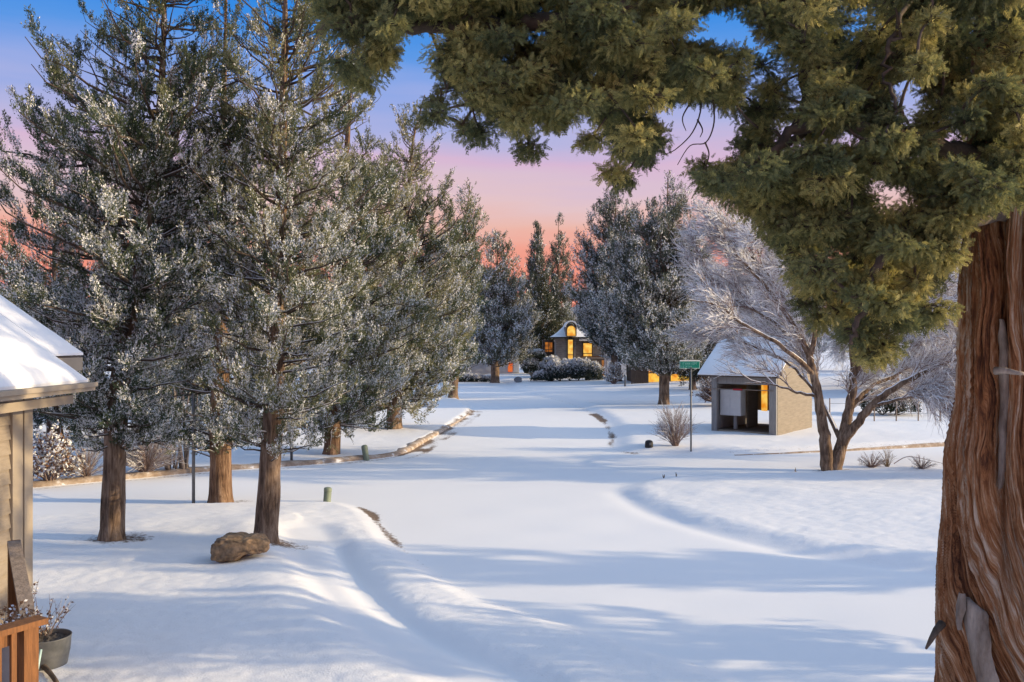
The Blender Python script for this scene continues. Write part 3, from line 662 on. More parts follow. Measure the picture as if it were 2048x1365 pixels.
# more conifers closing the view, copies of the ones above
back = [(140, 116, tS2, 1.0, 'spire conifer in the far row beyond the leaning juniper trunk'), (60, 122, tF1, 1.1, 'conifer in the far row seen past the tan house roof'), (230, 120, tF5, 1.1, 'conifer in the far row behind the leaning juniper'), (520, 118, tS1, 0.9, 'conifer in the far row behind the boulder tree'),
        (700, 125, tF1, 0.9, 'conifer in the far row behind the road bend'), (860, 120, tF5, 0.85, 'conifer in the far row above the pale far house'), (1045, 128, tS1, 0.82, 'small spire conifer in the gap left of the two spires'), (1180, 118, tS2, 0.95, 'spire conifer filling the gap left of the wide frosted conifer'),
        (1410, 112, tF1, 1.2, 'conifer behind the left side of the bare snowy tree'), (1500, 108, tF5, 0.85, 'conifer behind the crown of the bare snowy tree'), (1600, 112, tF1, 1.15, 'conifer behind the pavilion roof'), (1740, 104, tF5, 0.75, 'conifer behind the right side of the bare snowy tree'), (1870, 108, tF1, 1.0, 'conifer beside the far roof near the big cedar trunk'), (2080, 100, tF5, 0.7, 'conifer beyond the big cedar trunk')]
for px, Y, src, s_, lab in back:
    x = (px - 1024) / F * Y
    copy_tree(src, (x, Y, gz(x, Y)), rng.uniform(0, 6), s_, lab, 'far row of conifers closing the view')
# neighbours to the right of the picture whose long shadows cross the snow
for x, y, src, s_, lab in [(19.0, 13.4, tC, 0.9, 'juniper on the right bank whose shadow crosses the road'),
                           (11.5, 9.9, tC, 1.05, 'unseen juniper right of the big cedar trunk, added to shade the house roof'), (29, 22.5, tB, 0.9, 'juniper to the right of the dry bushes')]:  # the nearest one is added out of view to shade the house roof
    copy_tree(src, (x, y, gz(x, y)), rng.uniform(0, 6), s_, lab, 'junipers on the right casting the long shadows')

# ------------------------------------------------------------------ bare snowy tree
def bare_tree():
    g = ground_at(1660, 942); Y = g[1]
    root = thing('bare_tree', g, 'forked bare deciduous tree with every twig lined in snow, in front of the pavilion', 'tree')
    def pl(pts): return np.array([at(px, py, Y + dy) - g for px, py, dy in pts])
    limbs = [
        ([(1656, 948, 0), (1650, 880, 0), (1640, 820, -.1), (1628, 750, -.2), (1608, 690, -.2), (1570, 625, -.1), (1520, 560, .1), (1470, 510, .3)], 0.21, 0.03),
        ([(1668, 948, 0), (1684, 885, .1), (1697, 820, .2), (1708, 750, .3), (1700, 670, .4), (1690, 590, .6), (1680, 520, .8)], 0.22, 0.03),
        ([(1682, 890, .1), (1725, 832, -.2), (1775, 785, -.5), (1840, 750, -.8), (1905, 722, -1.0), (1990, 700, -1.2)], 0.16, 0.03),
        ([(1697, 820, .2), (1740, 775, .5), (1800, 745, .9), (1860, 690, 1.3), (1900, 640, 1.6)], 0.10, 0.02),
        ([(1636, 795, -.1), (1600, 785, -.5), (1565, 775, -.8), (1530, 766, -0.6), (1490, 768, -0.8)], 0.05, 0.01),
        ([(1628, 750, -.2), (1560, 690, -.9), (1490, 650, -1.3), (1430, 610, -1.6), (1380, 600, -1.8)], 0.08, 0.015),
        ([(1620, 720, -.2), (1630, 640, -.6), (1600, 560, -.9), (1560, 500, -1.0)], 0.09, 0.015),
        ([(1608, 690, -.2), (1540, 640, .6), (1470, 600, 1.1), (1400, 545, 1.5)], 0.08, 0.015),
        ([(1708, 750, .3), (1760, 660, .1), (1810, 580, 0), (1850, 520, 0)], 0.09, 0.015),
        ([(1700, 670, .4), (1650, 590, 1.2), (1600, 520, 1.6), (1530, 480, 1.9)], 0.08, 0.015),
        ([(1684, 885, .1), (1640, 800, 1.0), (1580, 730, 1.8), (1500, 690, 2.3), (1440, 670, 2.6)], 0.08, 0.015),
        ([(1710, 700, .3), (1790, 640, -1.2), (1860, 610, -1.8), (1930, 600, -2.2)], 0.07, 0.015),
        ([(1700, 670, .4), (1755, 580, .2), (1810, 520, .1), (1870, 480, 0)], 0.08, 0.015),
        ([(1600, 680, -.2), (1570, 600, .5), (1520, 530, .8), (1455, 480, 1.0)], 0.07, 0.015),
        ([(1760, 660, .1), (1830, 640, .9), (1890, 610, 1.3), (1940, 560, 1.6)], 0.06, 0.012),
        ([(1740, 812, -.3), (1800, 800, -1.2), (1850, 790, -1.6), (1890, 810, -1.9)], 0.06, 0.012),
        ([(1720, 800, .4), (1790, 770, 1.6), (1850, 770, 2.2), (1900, 790, 2.6)], 0.06, 0.012)]
    tb = MB(); snow = MB(); paths = []; up = np.array([0, 0, 1.0])
    for pts, r0, r1 in limbs:
        p = smooth_line(pl(pts), 6); R = r0 + (r1 - r0) * np.linspace(0, 1, len(p)) ** 0.7
        p[1:] += rng.normal(0, 0.012, p[1:].shape)
        tubes(tb, p, R, 10)
        k = slice(len(p) // 3, None) if r0 > 0.12 else slice(2, None)
        if len(p[k]) > 2: tubes(snow, p[k] + up * R[k, None] * 0.55, R[k] * 0.72, 6)
        paths.append(p)
    tb.build('trunk', M_bark, root, smooth=True)
    twb = MB()
    def children(par, n, lo, hi, ln, bias, sprd, droop, r):
        out = []; M, N, _ = par.shape
        pi_ = rng.integers(0, M, n); t = rng.uniform(lo, hi, n) * (N - 1); i = np.minimum(t.astype(int), N - 2); fr = (t - i)[:, None]
        b0 = par[pi_, i] * (1 - fr) + par[pi_, i + 1] * fr; tg = nrm(par[pi_, i + 1] - par[pi_, i])
        left = (b0[:, 0:1] < 0.35)
        d = nrm(tg * 0.75 + rvec(n) * sprd + np.where(left, np.array([[-0.35, 0, 0.28]]), np.array([[0.22, 0, 0.05]])) * bias)
        l = ln * rng.uniform(0.6, 1.25, n)[:, None]
        dr = np.where(left, droop * 0.35, droop * 1.3)
        p = bez(b0, b0 + d * l * 0.5 + up * l * 0.06, b0 + d * l - up * l * dr, 4 if ln > 0.6 else 3)
        if ln > 0.6: p[:, 1:-1] += rng.normal(0, 0.03, p[:, 1:-1].shape)
        R = r * np.linspace(1, 0.45, p.shape[1])[None] * rng.uniform(0.75, 1.25, (n, 1))
        s__ = Y / F; p[..., 2] = np.maximum(p[..., 2], 0.5)
        ok = ~((p[..., 0].min(1) < (1402 - 1660) * s__) & (p[..., 2].min(1) < (942 - 690) * s__)) & ~((p[..., 0].min(1) < (1612 - 1660) * s__) & (p[..., 2].min(1) < (942 - 752) * s__) & (rng.random(len(p)) < 0.72)) & (p[..., 0].min(1) > (1343 + 30 * rng.random(len(p)) - 1660) * s__); p = p[ok]; R = R[ok]; n = len(p)
        tubes(twb, p, R, 4 if ln > 0.6 else 3)
        sel = rng.random(n) < 0.92
        tubes(snow, p[sel] + up * R[sel][..., None] * 0.6, R[sel] * (0.95 if ln > 0.6 else 1.3), 4 if ln > 0.6 else 3)
        return p
    L0 = np.stack([np.stack([np.interp(np.linspace(0, 1, 12), np.linspace(0, 1, len(p)), p[:, k]) for k in range(3)], 1) for p in paths])
    L1 = children(L0, 280, 0.3, 1.0, 1.3, 0.8, 0.55, 0.08, 0.020)
    L2 = children(L1, 4600, 0.12, 1.0, 0.75, 0.6, 0.55, 0.14, 0.0095)
    L3 = children(L2, 30000, 0.1, 1.0, 0.34, 0.4, 0.65, 0.16, 0.0052)
    twb.build('twigs', M_twig, root); snow.build('snow_cover', M_snow, root)
    return root, g
bt, btg = bare_tree()
trunk_spots.append((btg[0], btg[1], 0.5, 0.45))
for px, Y, s_, rz, lab in [(1500, 62, 1.25, 2.0, 'bare snowy tree far behind the pavilion roof'), (1790, 58, 1.2, 4.0, 'bare snowy tree behind the right hand limbs of the forked one'), (1930, 70, 1.3, 1.0, 'bare snowy tree below the far roof by the cedar trunk')]:
    x = (px - 1024) / F * Y
    copy_tree(bt, (x, Y, gz(x, Y)), rz, s_, lab, 'bare snowy trees in the background')

# ------------------------------------------------------------------ big cedar in the foreground
def big_cedar():
    Y0 = 6.2
    rows = [(-620, 1975, 2085), (0, 1962, 2125), (300, 1944, 2140), (460, 1933, 2148), (600, 1926, 2155), (800, 1914, 2165), (900, 1893, 2170), (1050, 1889, 2185), (1150, 1876, 2200), (1250, 1868, 2215), (1365, 1870, 2240), (1600, 1840, 2280), (1790, 1780, 2330)]
    py = np.array([r[0] for r in rows], float); lx = np.array([r[1] for r in rows], float); rx = np.array([r[2] for r in rows], float)
    zz = CAM_H - (py - 682.5) / F * Y0
    cx = ((lx + rx) / 2 - 1024) / F * Y0; rad = (rx - lx) / 2 / F * Y0 * 0.86
    bx = cx[-1]; base = np.array([bx, Y0, gz(bx, Y0) - 0.02])
    root = thing('cedar_tree', base, 'huge foreground cedar with twisted red brown trunk and green boughs hanging over the scene', 'tree')
    z = np.r_[np.linspace(zz[-1] - 0.1, 1.2, 30)[:-1], np.linspace(1.2, 5.2, 400), np.linspace(5.2, zz[0], 60)[1:]]; o = np.argsort(zz)
    C = np.interp(z, zz[o], cx[o]); Rz = np.interp(z, zz[o], rad[o])
    S = 640; th = np.arange(S) / S * 2 * PI; TH, Z = np.meshgrid(th, z)
    facing = math.atan2(-Y0, -cx[8])
    tw = 0.12 * Z - 0.55 * np.maximum(0, 2.75 - Z) ** 1.35
    A = TH + tw + 0.22 * (vnoise(np.cos(TH) * 3, np.sin(TH) * 3, Z * 1.7) - 0.5) + 0.09 * (vnoise(np.cos(TH) * 8 + 4, np.sin(TH) * 8, Z * 4.5) - 0.5)
    def rn(f, g, s): return vnoise(np.cos(A) * f + s, np.sin(A) * f + s * 2, Z * g)
    big = rn(2.2, 0.4, 3); mid = rn(6, 0.5, 8); fine = rn(15, 0.55, 1); vf = rn(30, 0.9, 5); vvf = rn(46, 1.6, 9)
    r = Rz[:, None] * (1 + 0.16 * (big - 0.5)) + 0.05 * (mid - 0.5) + 0.024 * (1 - np.abs(2 * fine - 1)) ** 2 + 0.030 * (1 - np.abs(2 * vf - 1)) ** 2 + 0.016 * (vvf - 0.5) - 0.02
    dth = (TH - (facing - 0.36 + 0.10 * (3.6 - Z)) + PI) % (2 * PI) - PI
    r -= 0.15 * np.exp(-(dth / 0.13) ** 2) * sstep(1.9, 2.8, Z)
    dt2 = (A - (facing - 0.95 + 0.1) + PI) % (2 * PI) - PI
    r -= 0.06 * np.exp(-(dt2 / 0.10) ** 2)
    tint = np.clip(0.12 + 0.55 * fine + 0.50 * (vf - 0.3) + 0.25 * (vvf - 0.5) + 0.25 * (mid - 0.5), 0, 1)
    V = np.stack([C[:, None] + r * np.cos(TH), Y0 + r * np.sin(TH), Z], -1)
    idx = np.arange(V.shape[0] * S).reshape(-1, S); a = idx[:-1]; b = np.roll(idx, -1, 1)[:-1]; c = np.roll(idx, -1, 1)[1:]; d = idx[1:]
    mb = MB(); mb.add(V.reshape(-1, 3) - base, np.stack([a, b, c, d], -1).reshape(-1, 4), 0, tint.ravel())
    m = foliage('cedar_bark', [(0.0, (0.020, 0.011, 0.008)), (0.28, (0.12, 0.046, 0.022)), (0.52, (0.29, 0.122, 0.05)), (0.78, (0.42, 0.235, 0.13)), (0.95, (0.56, 0.44, 0.34))], 0.0, 0.85)
    tr = mb.build('trunk', m, root, smooth=True)
    fa = tr.data.attributes.new('fibre', 'FLOAT_VECTOR', 'POINT'); fa.data.foreach_set('vector', np.stack([np.cos(A) * 0.4, np.sin(A) * 0.4, Z * 0.06], -1).astype(np.float32).ravel())
    nt = m.node_tree; Nn = nt.nodes.new; Lk = nt.links.new
    ft = Nn('ShaderNodeAttribute'); ft.attribute_name = 'fibre'
    ns_ = Nn('ShaderNodeTexNoise'); ns_.inputs['Scale'].default_value = 105; ns_.inputs['Detail'].default_value = 7; ns_.inputs['Roughness'].default_value = 0.72; ns_.inputs['Distortion'].default_value = 0.35; Lk(ft.outputs['Vector'], ns_.inputs['Vector'])
    rampn = [q for q in nt.nodes if q.type == 'VALTORGB'][0]; at2 = [q for q in nt.nodes if q.type == 'ATTRIBUTE' and q.attribute_name == 'tint'][0]
    m1 = Nn('ShaderNodeMath'); m1.operation = 'MULTIPLY_ADD'; m1.inputs[1].default_value = 2.1; m1.inputs[2].default_value = -0.89; Lk(ns_.outputs['Fac'], m1.inputs[0])
    m2 = Nn('ShaderNodeMath'); m2.operation = 'ADD'; Lk(m1.outputs[0], m2.inputs[0]); Lk(at2.outputs['Fac'], m2.inputs[1]); Lk(m2.outputs[0], rampn.inputs['Fac'])
    bpn = Nn('ShaderNodeBump'); bpn.inputs['Strength'].default_value = 1.0; bpn.inputs['Distance'].default_value = 0.03; Lk(ns_.outputs['Fac'], bpn.inputs['Height'])
    pb = nt.nodes['Principled BSDF']; Lk(bpn.outputs['Normal'], pb.inputs['Normal'])
    # smooth grey deadwood showing through the bark
    def patch(name, prof, bulge, sink):
        P = np.array(prof, float); q = np.linspace(P[0, 0], P[-1, 0], 40); l = np.interp(q, P[:, 0], P[:, 1]); rr_ = np.interp(q, P[:, 0], P[:, 2])
        l = l + 6 * (vnoise(q * 0.04, q * 0 + 3) - 0.5); rr_ = rr_ + 8 * (vnoise(q * 0.04, q * 0 + 8) - 0.5)
        u = np.linspace(0, 1, 12); PX = l[:, None] + (rr_ - l)[:, None] * u[None]; ZZ = np.repeat((CAM_H - (q - 682.5) / F * Y0)[:, None], 12, 1)
        cxx = np.interp(ZZ, zz[o], cx[o]); R0 = np.interp(ZZ, zz[o], rad[o])
        off = ((PX - 1024) / F * Y0 - cxx) / R0 * 0.96; TH_ = facing + np.arcsin(np.clip(off, -0.98, 0.98))
        wob = vnoise(PX * 0.03, ZZ * 2.0) * 0.03
        R_ = R0 + sink + bulge * np.sin(u * PI)[None] ** 0.6 + wob
        Vp = np.stack([cxx + R_ * np.cos(TH_), Y0 + R_ * np.sin(TH_), ZZ], -1) - base
        n, k, _ = Vp.shape; ix = np.arange(n * k).reshape(n, k)
        b_ = MB(); b_.add(Vp.reshape(-1, 3), np.stack([ix[:-1, :-1], ix[1:, :-1], ix[1:, 1:], ix[:-1, 1:]], -1).reshape(-1, 4)); return b_.build(name, M_dead, root, smooth=True)
    patch('deadwood', [(640, 1997, 2004), (700, 1992, 2014), (800, 1993, 2018), (900, 1992, 2012), (965, 1996, 2004)], 0.03, -0.085)
    patch('deadwood', [(1180, 1938, 1944), (1200, 1925, 1985), (1250, 1940, 1990), (1320, 1962, 2000), (1420, 1985, 2012)], 0.03, -0.03)
    patch('deadwood', [(1172, 1938, 1946), (1200, 1930, 1950), (1228, 1934, 1944), (1243, 1940, 1943)], 0.03, 0.01)
    sb = MB()
    tubes(sb, np.array([at(1990, 742, 5.86), at(2012, 742, 5.8), at(2032, 746, 5.75), at(2050, 748, 5.74)]) - base, np.array([0.028, 0.02, 0.015, 0.010]), 8); sb.build('branch_stub', M_dead, root, smooth=True)
    sb = MB(); tubes(sb, np.array([at(1884, 1248, 6.1), at(1872, 1262, 6.05), at(1862, 1280, 6.0), at(1852, 1298, 5.97)]) - base, np.array([0.030, 0.024, 0.018, 0.008]), 7); sb.build('branch_stub', M_limb, root, smooth=True)
    # limbs
    LB = [([(2040, -20, 6.2), (1880, -90, 6.1), (1700, -110, 5.9), (1500, -60, 5.8), (1200, 38, 5.7), (1000, 45, 5.7), (850, 55, 5.8), (700, 50, 5.9), (640, 60, 5.9)], 0.12, 0.025),
          ([(2020, 330, 6.2), (1900, 295, 6.0), (1780, 265, 5.8), (1640, 245, 5.7), (1560, 290, 5.6), (1500, 350, 5.6), (1440, 380, 5.6)], 0.07, 0.015),
          ([(1600, -120, 6.2), (1606, 60, 6.2), (1612, 180, 6.1), (1610, 255, 6.0), (1560, 300, 6.0), (1530, 345, 5.9)], 0.055, 0.015),
          ([(2030, 430, 6.1), (1900, 440, 5.6), (1800, 470, 5.3), (1740, 560, 5.2), (1715, 650, 5.2), (1700, 690, 5.2)], 0.05, 0.010),
          ([(1320, -60, 6.6), (1290, 60, 6.7), (1250, 150, 6.7), (1225, 260, 6.7)], 0.04, 0.012),
          ([(2040, 150, 6.4), (1980, 100, 7.4), (1880, 120, 8.2), (1700, 200, 8.5), (1560, 240, 8.6)], 0.08, 0.02),
          ([(2080, 100, 6.4), (2250, 130, 6.6), (2420, 260, 6.8)], 0.09, 0.02),
          ([(1850, -100, 6.0), (1790, 60, 5.5), (1770, 150, 5.4), (1800, 220, 5.3), (1830, 270, 5.3)], 0.022, 0.006),
          ([(860, 55, 5.8), (880, 120, 5.8), (885, 180, 5.8), (880, 230, 5.8)], 0.012, 0.004)]
    lb = MB(); lp = []
    for pts, r0, r1 in LB:
        p = smooth_line(np.array([at(*q) for q in pts]), 6); p[1:] += rng.normal(0, 0.012, p[1:].shape)
        tubes(lb, p - base, r0 + (r1 - r0) * np.linspace(0, 1, len(p)) ** 0.8, 9); lp.append(p)
    # fine bare twigs against the sky
    for pts in [[(1400, 150), (1402, 215), (1385, 265), (1350, 300), (1325, 310)], [(1425, 190), (1428, 245), (1412, 285), (1380, 292), (1355, 330)], [(1410, 285), (1418, 310), (1408, 345)], [(1395, 240), (1405, 260), (1400, 275)], [(1385, 200), (1365, 235), (1372, 262)],
                [(1610, 235), (1570, 262), (1548, 300)], [(1590, 240), (1572, 275), (1580, 300)], [(1780, 170), (1775, 230), (1795, 260)], [(1800, 225), (1815, 250)], [(1770, 175), (1755, 205)],
                [(1860, 190), (1900, 188), (1945, 190)], [(1810, 350), (1820, 400), (1800, 430)], [(1850, 280), (1862, 330), (1850, 380)], [(1240, 90), (1255, 140), (1260, 190)], [(980, 110), (965, 160), (972, 200)], [(900, 150), (890, 200)]]:
        p = smooth_line(np.array([at(a_, b_, 5.75 + 0.1 * rng.random()) for a_, b_ in pts]), 5); tubes(lb, p - base, np.linspace(0.0065, 0.0025, len(p)), 5)
    LP = np.concatenate(lp)
    # foliage pads
    region = [(600, -260), (2160, -260), (2420, 0), (2420, 420), (2150, 440), (1985, 415), (1950, 440), (1905, 520), (1850, 610), (1850, 640), (1740, 690), (1715, 690), (1660, 630), (1600, 580), (1560, 500), (1500, 430), (1440, 410), (1390, 360), (1330, 310), (1265, 345), (1230, 300), (1200, 235), (1150, 235), (1090, 270), (1045, 275), (990, 245), (955, 235), (930, 200), (880, 200), (872, 130), (845, 70), (818, 110), (800, 160), (745, 150), (705, 110), (640, 40)]
    gaps = [(850, 70, 30, 25), (1405, 262, 75, 62), (1345, 230, 42, 55), (1440, 55, 55, 42), (1495, 60, 20, 30), (1590, 165, 26, 50), (1815, 165, 26, 28), (1822, 238, 24, 26), (1835, 195, 20, 20), (1790, 392, 40, 26), (1590, 275, 26, 22), (1720, 45, 26, 22), (1905, 270, 22, 22), (870, 170, 22, 30), (1080, 60, 20, 16), (1640, 395, 16, 14), (1500, 170, 26, 34), (1545, 100, 18, 24), (1700, 280, 18, 16), (1960, 120, 12, 16)]
    pads = []; tries = 0
    while len(pads) < 1000 and tries < 60000:
        tries += 1
        x = rng.uniform(580, 2430); y = rng.uniform(-260, 700)
        if x > 2090 and rng.random() < 0.93: continue
        if y < -20 and rng.random() < 0.7: continue
        sd = poly_sd(region, np.array([x]), np.array([y]))[0]
        rad_ = rng.uniform(22, 48)
        if sd < rad_ * 0.55: 
            rad_ = rng.uniform(22, 32)
            if sd < rad_ * 0.5: continue
        if any(((x - gx) / (ax_ + rad_ * 0.45)) ** 2 + ((y - gy) / (ay_ + rad_ * 0.45)) ** 2 < 1 for gx, gy, ax_, ay_ in gaps): continue
        Yp = 5.0 + 3.3 * rng.random() if x > 1150 else rng.uniform(5.2, 6.8)
        if 1880 < x < 2160 and y > 330: Yp = rng.uniform(4.9, 5.6)
        pads.append((x, y, Yp, rad_))
    for x in range(1320, 1500, 30):
        for y in (112, 150, 188): pads.append((x + rng.uniform(-12, 12), y + rng.uniform(-12, 12), rng.uniform(5.2, 7.4), rng.uniform(24, 36)))
    for x, y in ((1752, 712), (1728, 706), (1742, 690), (1770, 690), (1705, 676), (1860, 640), (1880, 622), (1838, 622), (1808, 640), (1640, 640), (1612, 610), (705, 150), (730, 168), (690, 130), (872, 205), (868, 232), (960, 265), (1060, 300), (1225, 345), (1245, 362), (930, 262), (1180, 280)): pads.append((x, y, rng.uniform(5.1, 6.0), rng.uniform(22, 32)))
    fb = MB()
    # feather template, unit length along +x
    tv = []; 
    def dia(p, d, l, w):
        s_ = np.array([-d[1], d[0], 0]); tv.append([p, p + d * l * 0.45 + s_ * w / 2, p + d * l, p + d * l * 0.45 - s_ * w / 2])
    dia(np.zeros(3), np.array([1, 0, 0.0]), 1.0, 0.10)
    for i in range(5):
        t = 0.08 + 0.86 * i / 4; l = 0.46 * (1 - 0.55 * t) + 0.03
        for s_ in (-1, 1):
            an = math.radians(42 - 12 * t); dia(np.array([t + 0.02 * s_, 0, 0.0]), np.array([math.cos(an), s_ * math.sin(an), 0]), l, 0.125)
    TV = np.array(tv); nq = len(TV)
    cen = np.array([at(x, y, Yp) for x, y, Yp, _ in pads]); dist0 = np.min(np.linalg.norm(cen[:, None] - LP[None, ::3], axis=2), axis=1)
    node = LP[::2].copy()
    for pi_ in np.argsort(dist0):
        x, y, Yp, rp = pads[pi_]; c = cen[pi_]; r_ = rp / F * Yp
        dd = np.linalg.norm(node - c, axis=1); j = np.argmin(dd); q = node[j]
        ctl = (q + c) / 2 + np.array([0, 0, 0.05]) + rng.normal(0, 0.04, 3)
        bp_ = bez(q[None], ctl[None], c[None], 6)[0]; th_ = 0.004 + 0.012 / (1 + 2.2 * dist0[pi_])
        tubes(lb, bp_ - base, np.linspace(th_, 0.55 * th_, 6), 5)
        node = np.concatenate([node, bp_[2:]])
        n = int(330 * (rp / 48) ** 1.7) + 34
        u = rvec(n) * rng.uniform(0.1, 1.15, (n, 1)) ** 0.6
        ell = np.array([rng.uniform(0.9, 1.5), rng.uniform(0.9, 1.4), rng.uniform(0.55, 0.9)]) * r_
        pos = c + u * ell * 0.95
        hang = nrm(nrm(c - q) * 0.4 + np.array([0, 0, -0.10]) + rng.normal(0, 0.3, 3))
        d = nrm(u * 0.45 + hang * 0.45 + rvec(n) * 0.9)
        sid = nrm(np.cross(d, rvec(n))); nn = np.cross(d, sid)
        ln = rng.uniform(0.034, 0.068, n)[:, None, None, None]
        W = TV[None, ..., 0:1] * d[:, None, None] + TV[None, ..., 1:2] * sid[:, None, None] + rng.normal(0, 0.05, (n, nq, 1, 1)) * nn[:, None, None]
        # gentle sag of each spray
        W = W - np.array([0, 0, 0.08]) * (TV[None, ..., 0:1] ** 2)
        Vv = (pos - base)[:, None, None] + W * ln
        tn = np.clip(0.02 + 0.62 * rng.random() + 0.35 * rng.random(n), 0, 1)
        tubes(lb, np.stack([c[None] + (pos - c) * 0.15, c[None] + (pos - c) * 0.6 + np.array([0, 0, 0.01]), pos], 1)[: n // 5] - base, np.array([0.004, 0.003, 0.002])[None] * np.ones((n // 5, 1)), 3)
        fb.add(Vv.reshape(-1, 3), np.arange(n * nq * 4).reshape(-1, 4), 0, np.repeat(np.clip(np.repeat(tn, nq) + rng.normal(0, 0.10, n * nq), 0, 1), 4))
    lb.build('branches', M_limb, root, smooth=True)
    fb.build('crown', M_fg, root)
    return root
big_cedar()

# ================================================================== BUILDINGS
def tan_house():
    """corner of the neighbouring house at the left edge: siding, gutter, two step snowy roof"""
    Yc = 10.0; Xw = -5.42; zg = gz(Xw, Yc); base = np.array([Xw, Yc, zg])
    root = thing('tan_house', base, 'corner of a tan sided house with a snow covered roof and gutter', 'house')
    ze = 3.13 ; Xe = -5.02; Yr = 10.5; Yn = 5.5; d = math.radians(35.5)
    w = MB()
    # lapped siding, courses of 16 cm, on the side wall and the end wall
    n = int((ze - 0.25 - (zg - 0.3)) / 0.16)
    box(w, (Xw - 0.09, (Yn + Yc) / 2, (zg - 0.3 + ze - 0.1) / 2), (0.10, Yc - Yn, ze - 0.1 - zg + 0.3))
    box(w, (Xw - 1.66, Yc - 0.05 - 0.06, (zg - 0.3 + ze + 0.5) / 2), (3.0, 0.10, ze + 0.5 - zg + 0.3))
    for i in range(n + 2):
        z0 = zg - 0.3 + i * 0.16
        if z0 > ze - 0.2: break
        yb = Yc - 0.385
        while yb > Yn:                                   # boards of varied length, one lap proud of the next
            l = rng.uniform(1.6, 3.2); l = min(l, yb - Yn)
            y0, y1 = yb - l + 0.004, yb; o = rng.uniform(-0.002, 0.003)
            V = [(Xw - 0.045, y0, z0), (Xw - 0.012 + o, y0, z0), (Xw - 0.012 + o, y1, z0), (Xw - 0.045, y1, z0), (Xw - 0.042, y0, z0 + 0.165), (Xw - 0.034, y0, z0 + 0.165), (Xw - 0.034, y1, z0 + 0.165), (Xw - 0.042, y1, z0 + 0.165)]
            w.add(np.array(V), BOXF); yb -= l + 0.001
    w.build('wall', M_tan, root, origin=base)
    t = MB(); box(t, (Xw - 0.012, Yc - 0.085, (zg - 0.3 + ze - 0.16) / 2 + zg / 2), (0.06, 0.17, ze - 0.16 - zg + 0.3)); box(t, (Xw - 0.020, Yc - 0.280, (zg - 0.3 + ze - 0.16) / 2 + zg / 2), (0.05, 0.20, ze - 0.16 - zg + 0.3))
    t.build('corner_board', M_tan2, root, origin=base)
    fz = MB(); obox(fz, (Xe - 0.16, Yn, ze - 0.16), (0.05, 0, 0), (0, Yr - Yn - 0.12, 0), (0, 0, 0.10)); fz.build('frieze_board', M_tan2, root, origin=base)
    so = MB(); obox(so, (Xw - 0.05, Yn, ze - 0.035), (Xe - Xw - 0.02, 0, 0), (0, Yr - Yn, 0), (0, 0, 0.02)); so.build('soffit', M_tan2, root, origin=base)
    g = MB()
    obox(g, (Xe - 0.02, Yn, ze - 0.015), (0.10, 0, 0), (0, Yr - Yn + 0.02, 0), (0, 0, 0.045)); obox(g, (Xe - 0.02, Yn, ze + 0.033), (0.125, 0, 0), (0, Yr - Yn + 0.03, 0), (0, 0, 0.05))
    g.build('gutter', M_tan2, root, origin=base)
    # roof deck and snow: one slope with a notch at the far end where the eave steps back
    def slab(y0, y1, x0, x1, lift, th, jag):
        ys = np.linspace(y0, y1, max(2, int((y1 - y0) / 0.06))); xs = np.linspace(x0, x1, 40); X, Yy = np.meshgrid(xs, ys)
        yedge = 1 - np.exp(-np.abs(Yy - y1) / 0.05)
        if y1 < Yr + 0.5: yedge = np.where(X < Xe - 0.44, 1.0, yedge)
        edge = (1 - np.exp(-np.abs(X - x0) / 0.05)) * yedge
        e = np.where(X == x0, (vnoise(Yy * 9, Yy * 3) - 0.5) * 0.05 * jag, 0)
        Zt = ze + 0.07 + (Xe - X) * math.tan(d) + lift + th * (0.35 + 0.65 * edge) + jag * 0.03 * (vnoise(X * 2.5, Yy * 2.5) - 0.5)
        top = np.stack([X + e, Yy, Zt], -1); bot = np.stack([X + e, Yy, ze + 0.07 + (Xe - X) * math.tan(d) + lift], -1)
        ny, nx = X.shape; ix = np.arange(ny * nx).reshape(ny, nx); m = MB()
        def q(ix, fl): 
            f = np.stack([ix[:-1, :-1], ix[:-1, 1:], ix[1:, 1:], ix[1:, :-1]], -1).reshape(-1, 4); return f[:, ::-1] if fl else f
        m.add(top.reshape(-1, 3), q(ix, x1 < x0)); m.add(bot.reshape(-1, 3), q(ix, not (x1 < x0)))
        for a in (np.s_[0, :], np.s_[-1, :], np.s_[:, 0], np.s_[:, -1]):
            tt = top[a]; bb_ = bot[a]; k = len(tt); m.add(np.concatenate([tt, bb_]), np.stack([np.arange(k - 1), np.arange(1, k), np.arange(1, k) + k, np.arange(k - 1) + k], -1))
        return m
    slab(Yn, Yr, Xe, Xe - 4.0, 0.0, 0.02, 0).build('roof', M_dkwood, root, origin=base)
    slab(Yr + 0.002, Yr + 0.7, Xe - 0.42, Xe - 4.0, 0.0, 0.02, 0).build('roof', M_dkwood, root, origin=base)
    slab(Yn, Yr - 0.01, Xe + 0.01, Xe - 4.0, 0.022, 0.075, 1).build('roof_snow', M_snow, root, smooth=True, origin=base)
    slab(Yr + 0.0, Yr + 0.72, Xe - 0.42, Xe - 4.0, 0.022, 0.075, 1).build('roof_snow', M_snow, root, smooth=True, origin=base)
    f2 = MB(); z2 = ze + 0.07 + 0.42 * math.tan(d)
    obox(f2, (Xe - 0.44, Yr + 0.0, z2 - 0.17), (0.04, 0, 0), (0, 0.7, 0), (0, 0, 0.165)); obox(f2, (Xe - 0.44 - 0.9, Yr + 0.66, z2 - 0.17), (0.898, 0, 0), (0, 0.04, 0), (0, 0, 0.165))
    f2.build('fascia_board', M_tan2, root, origin=base)
tan_house()

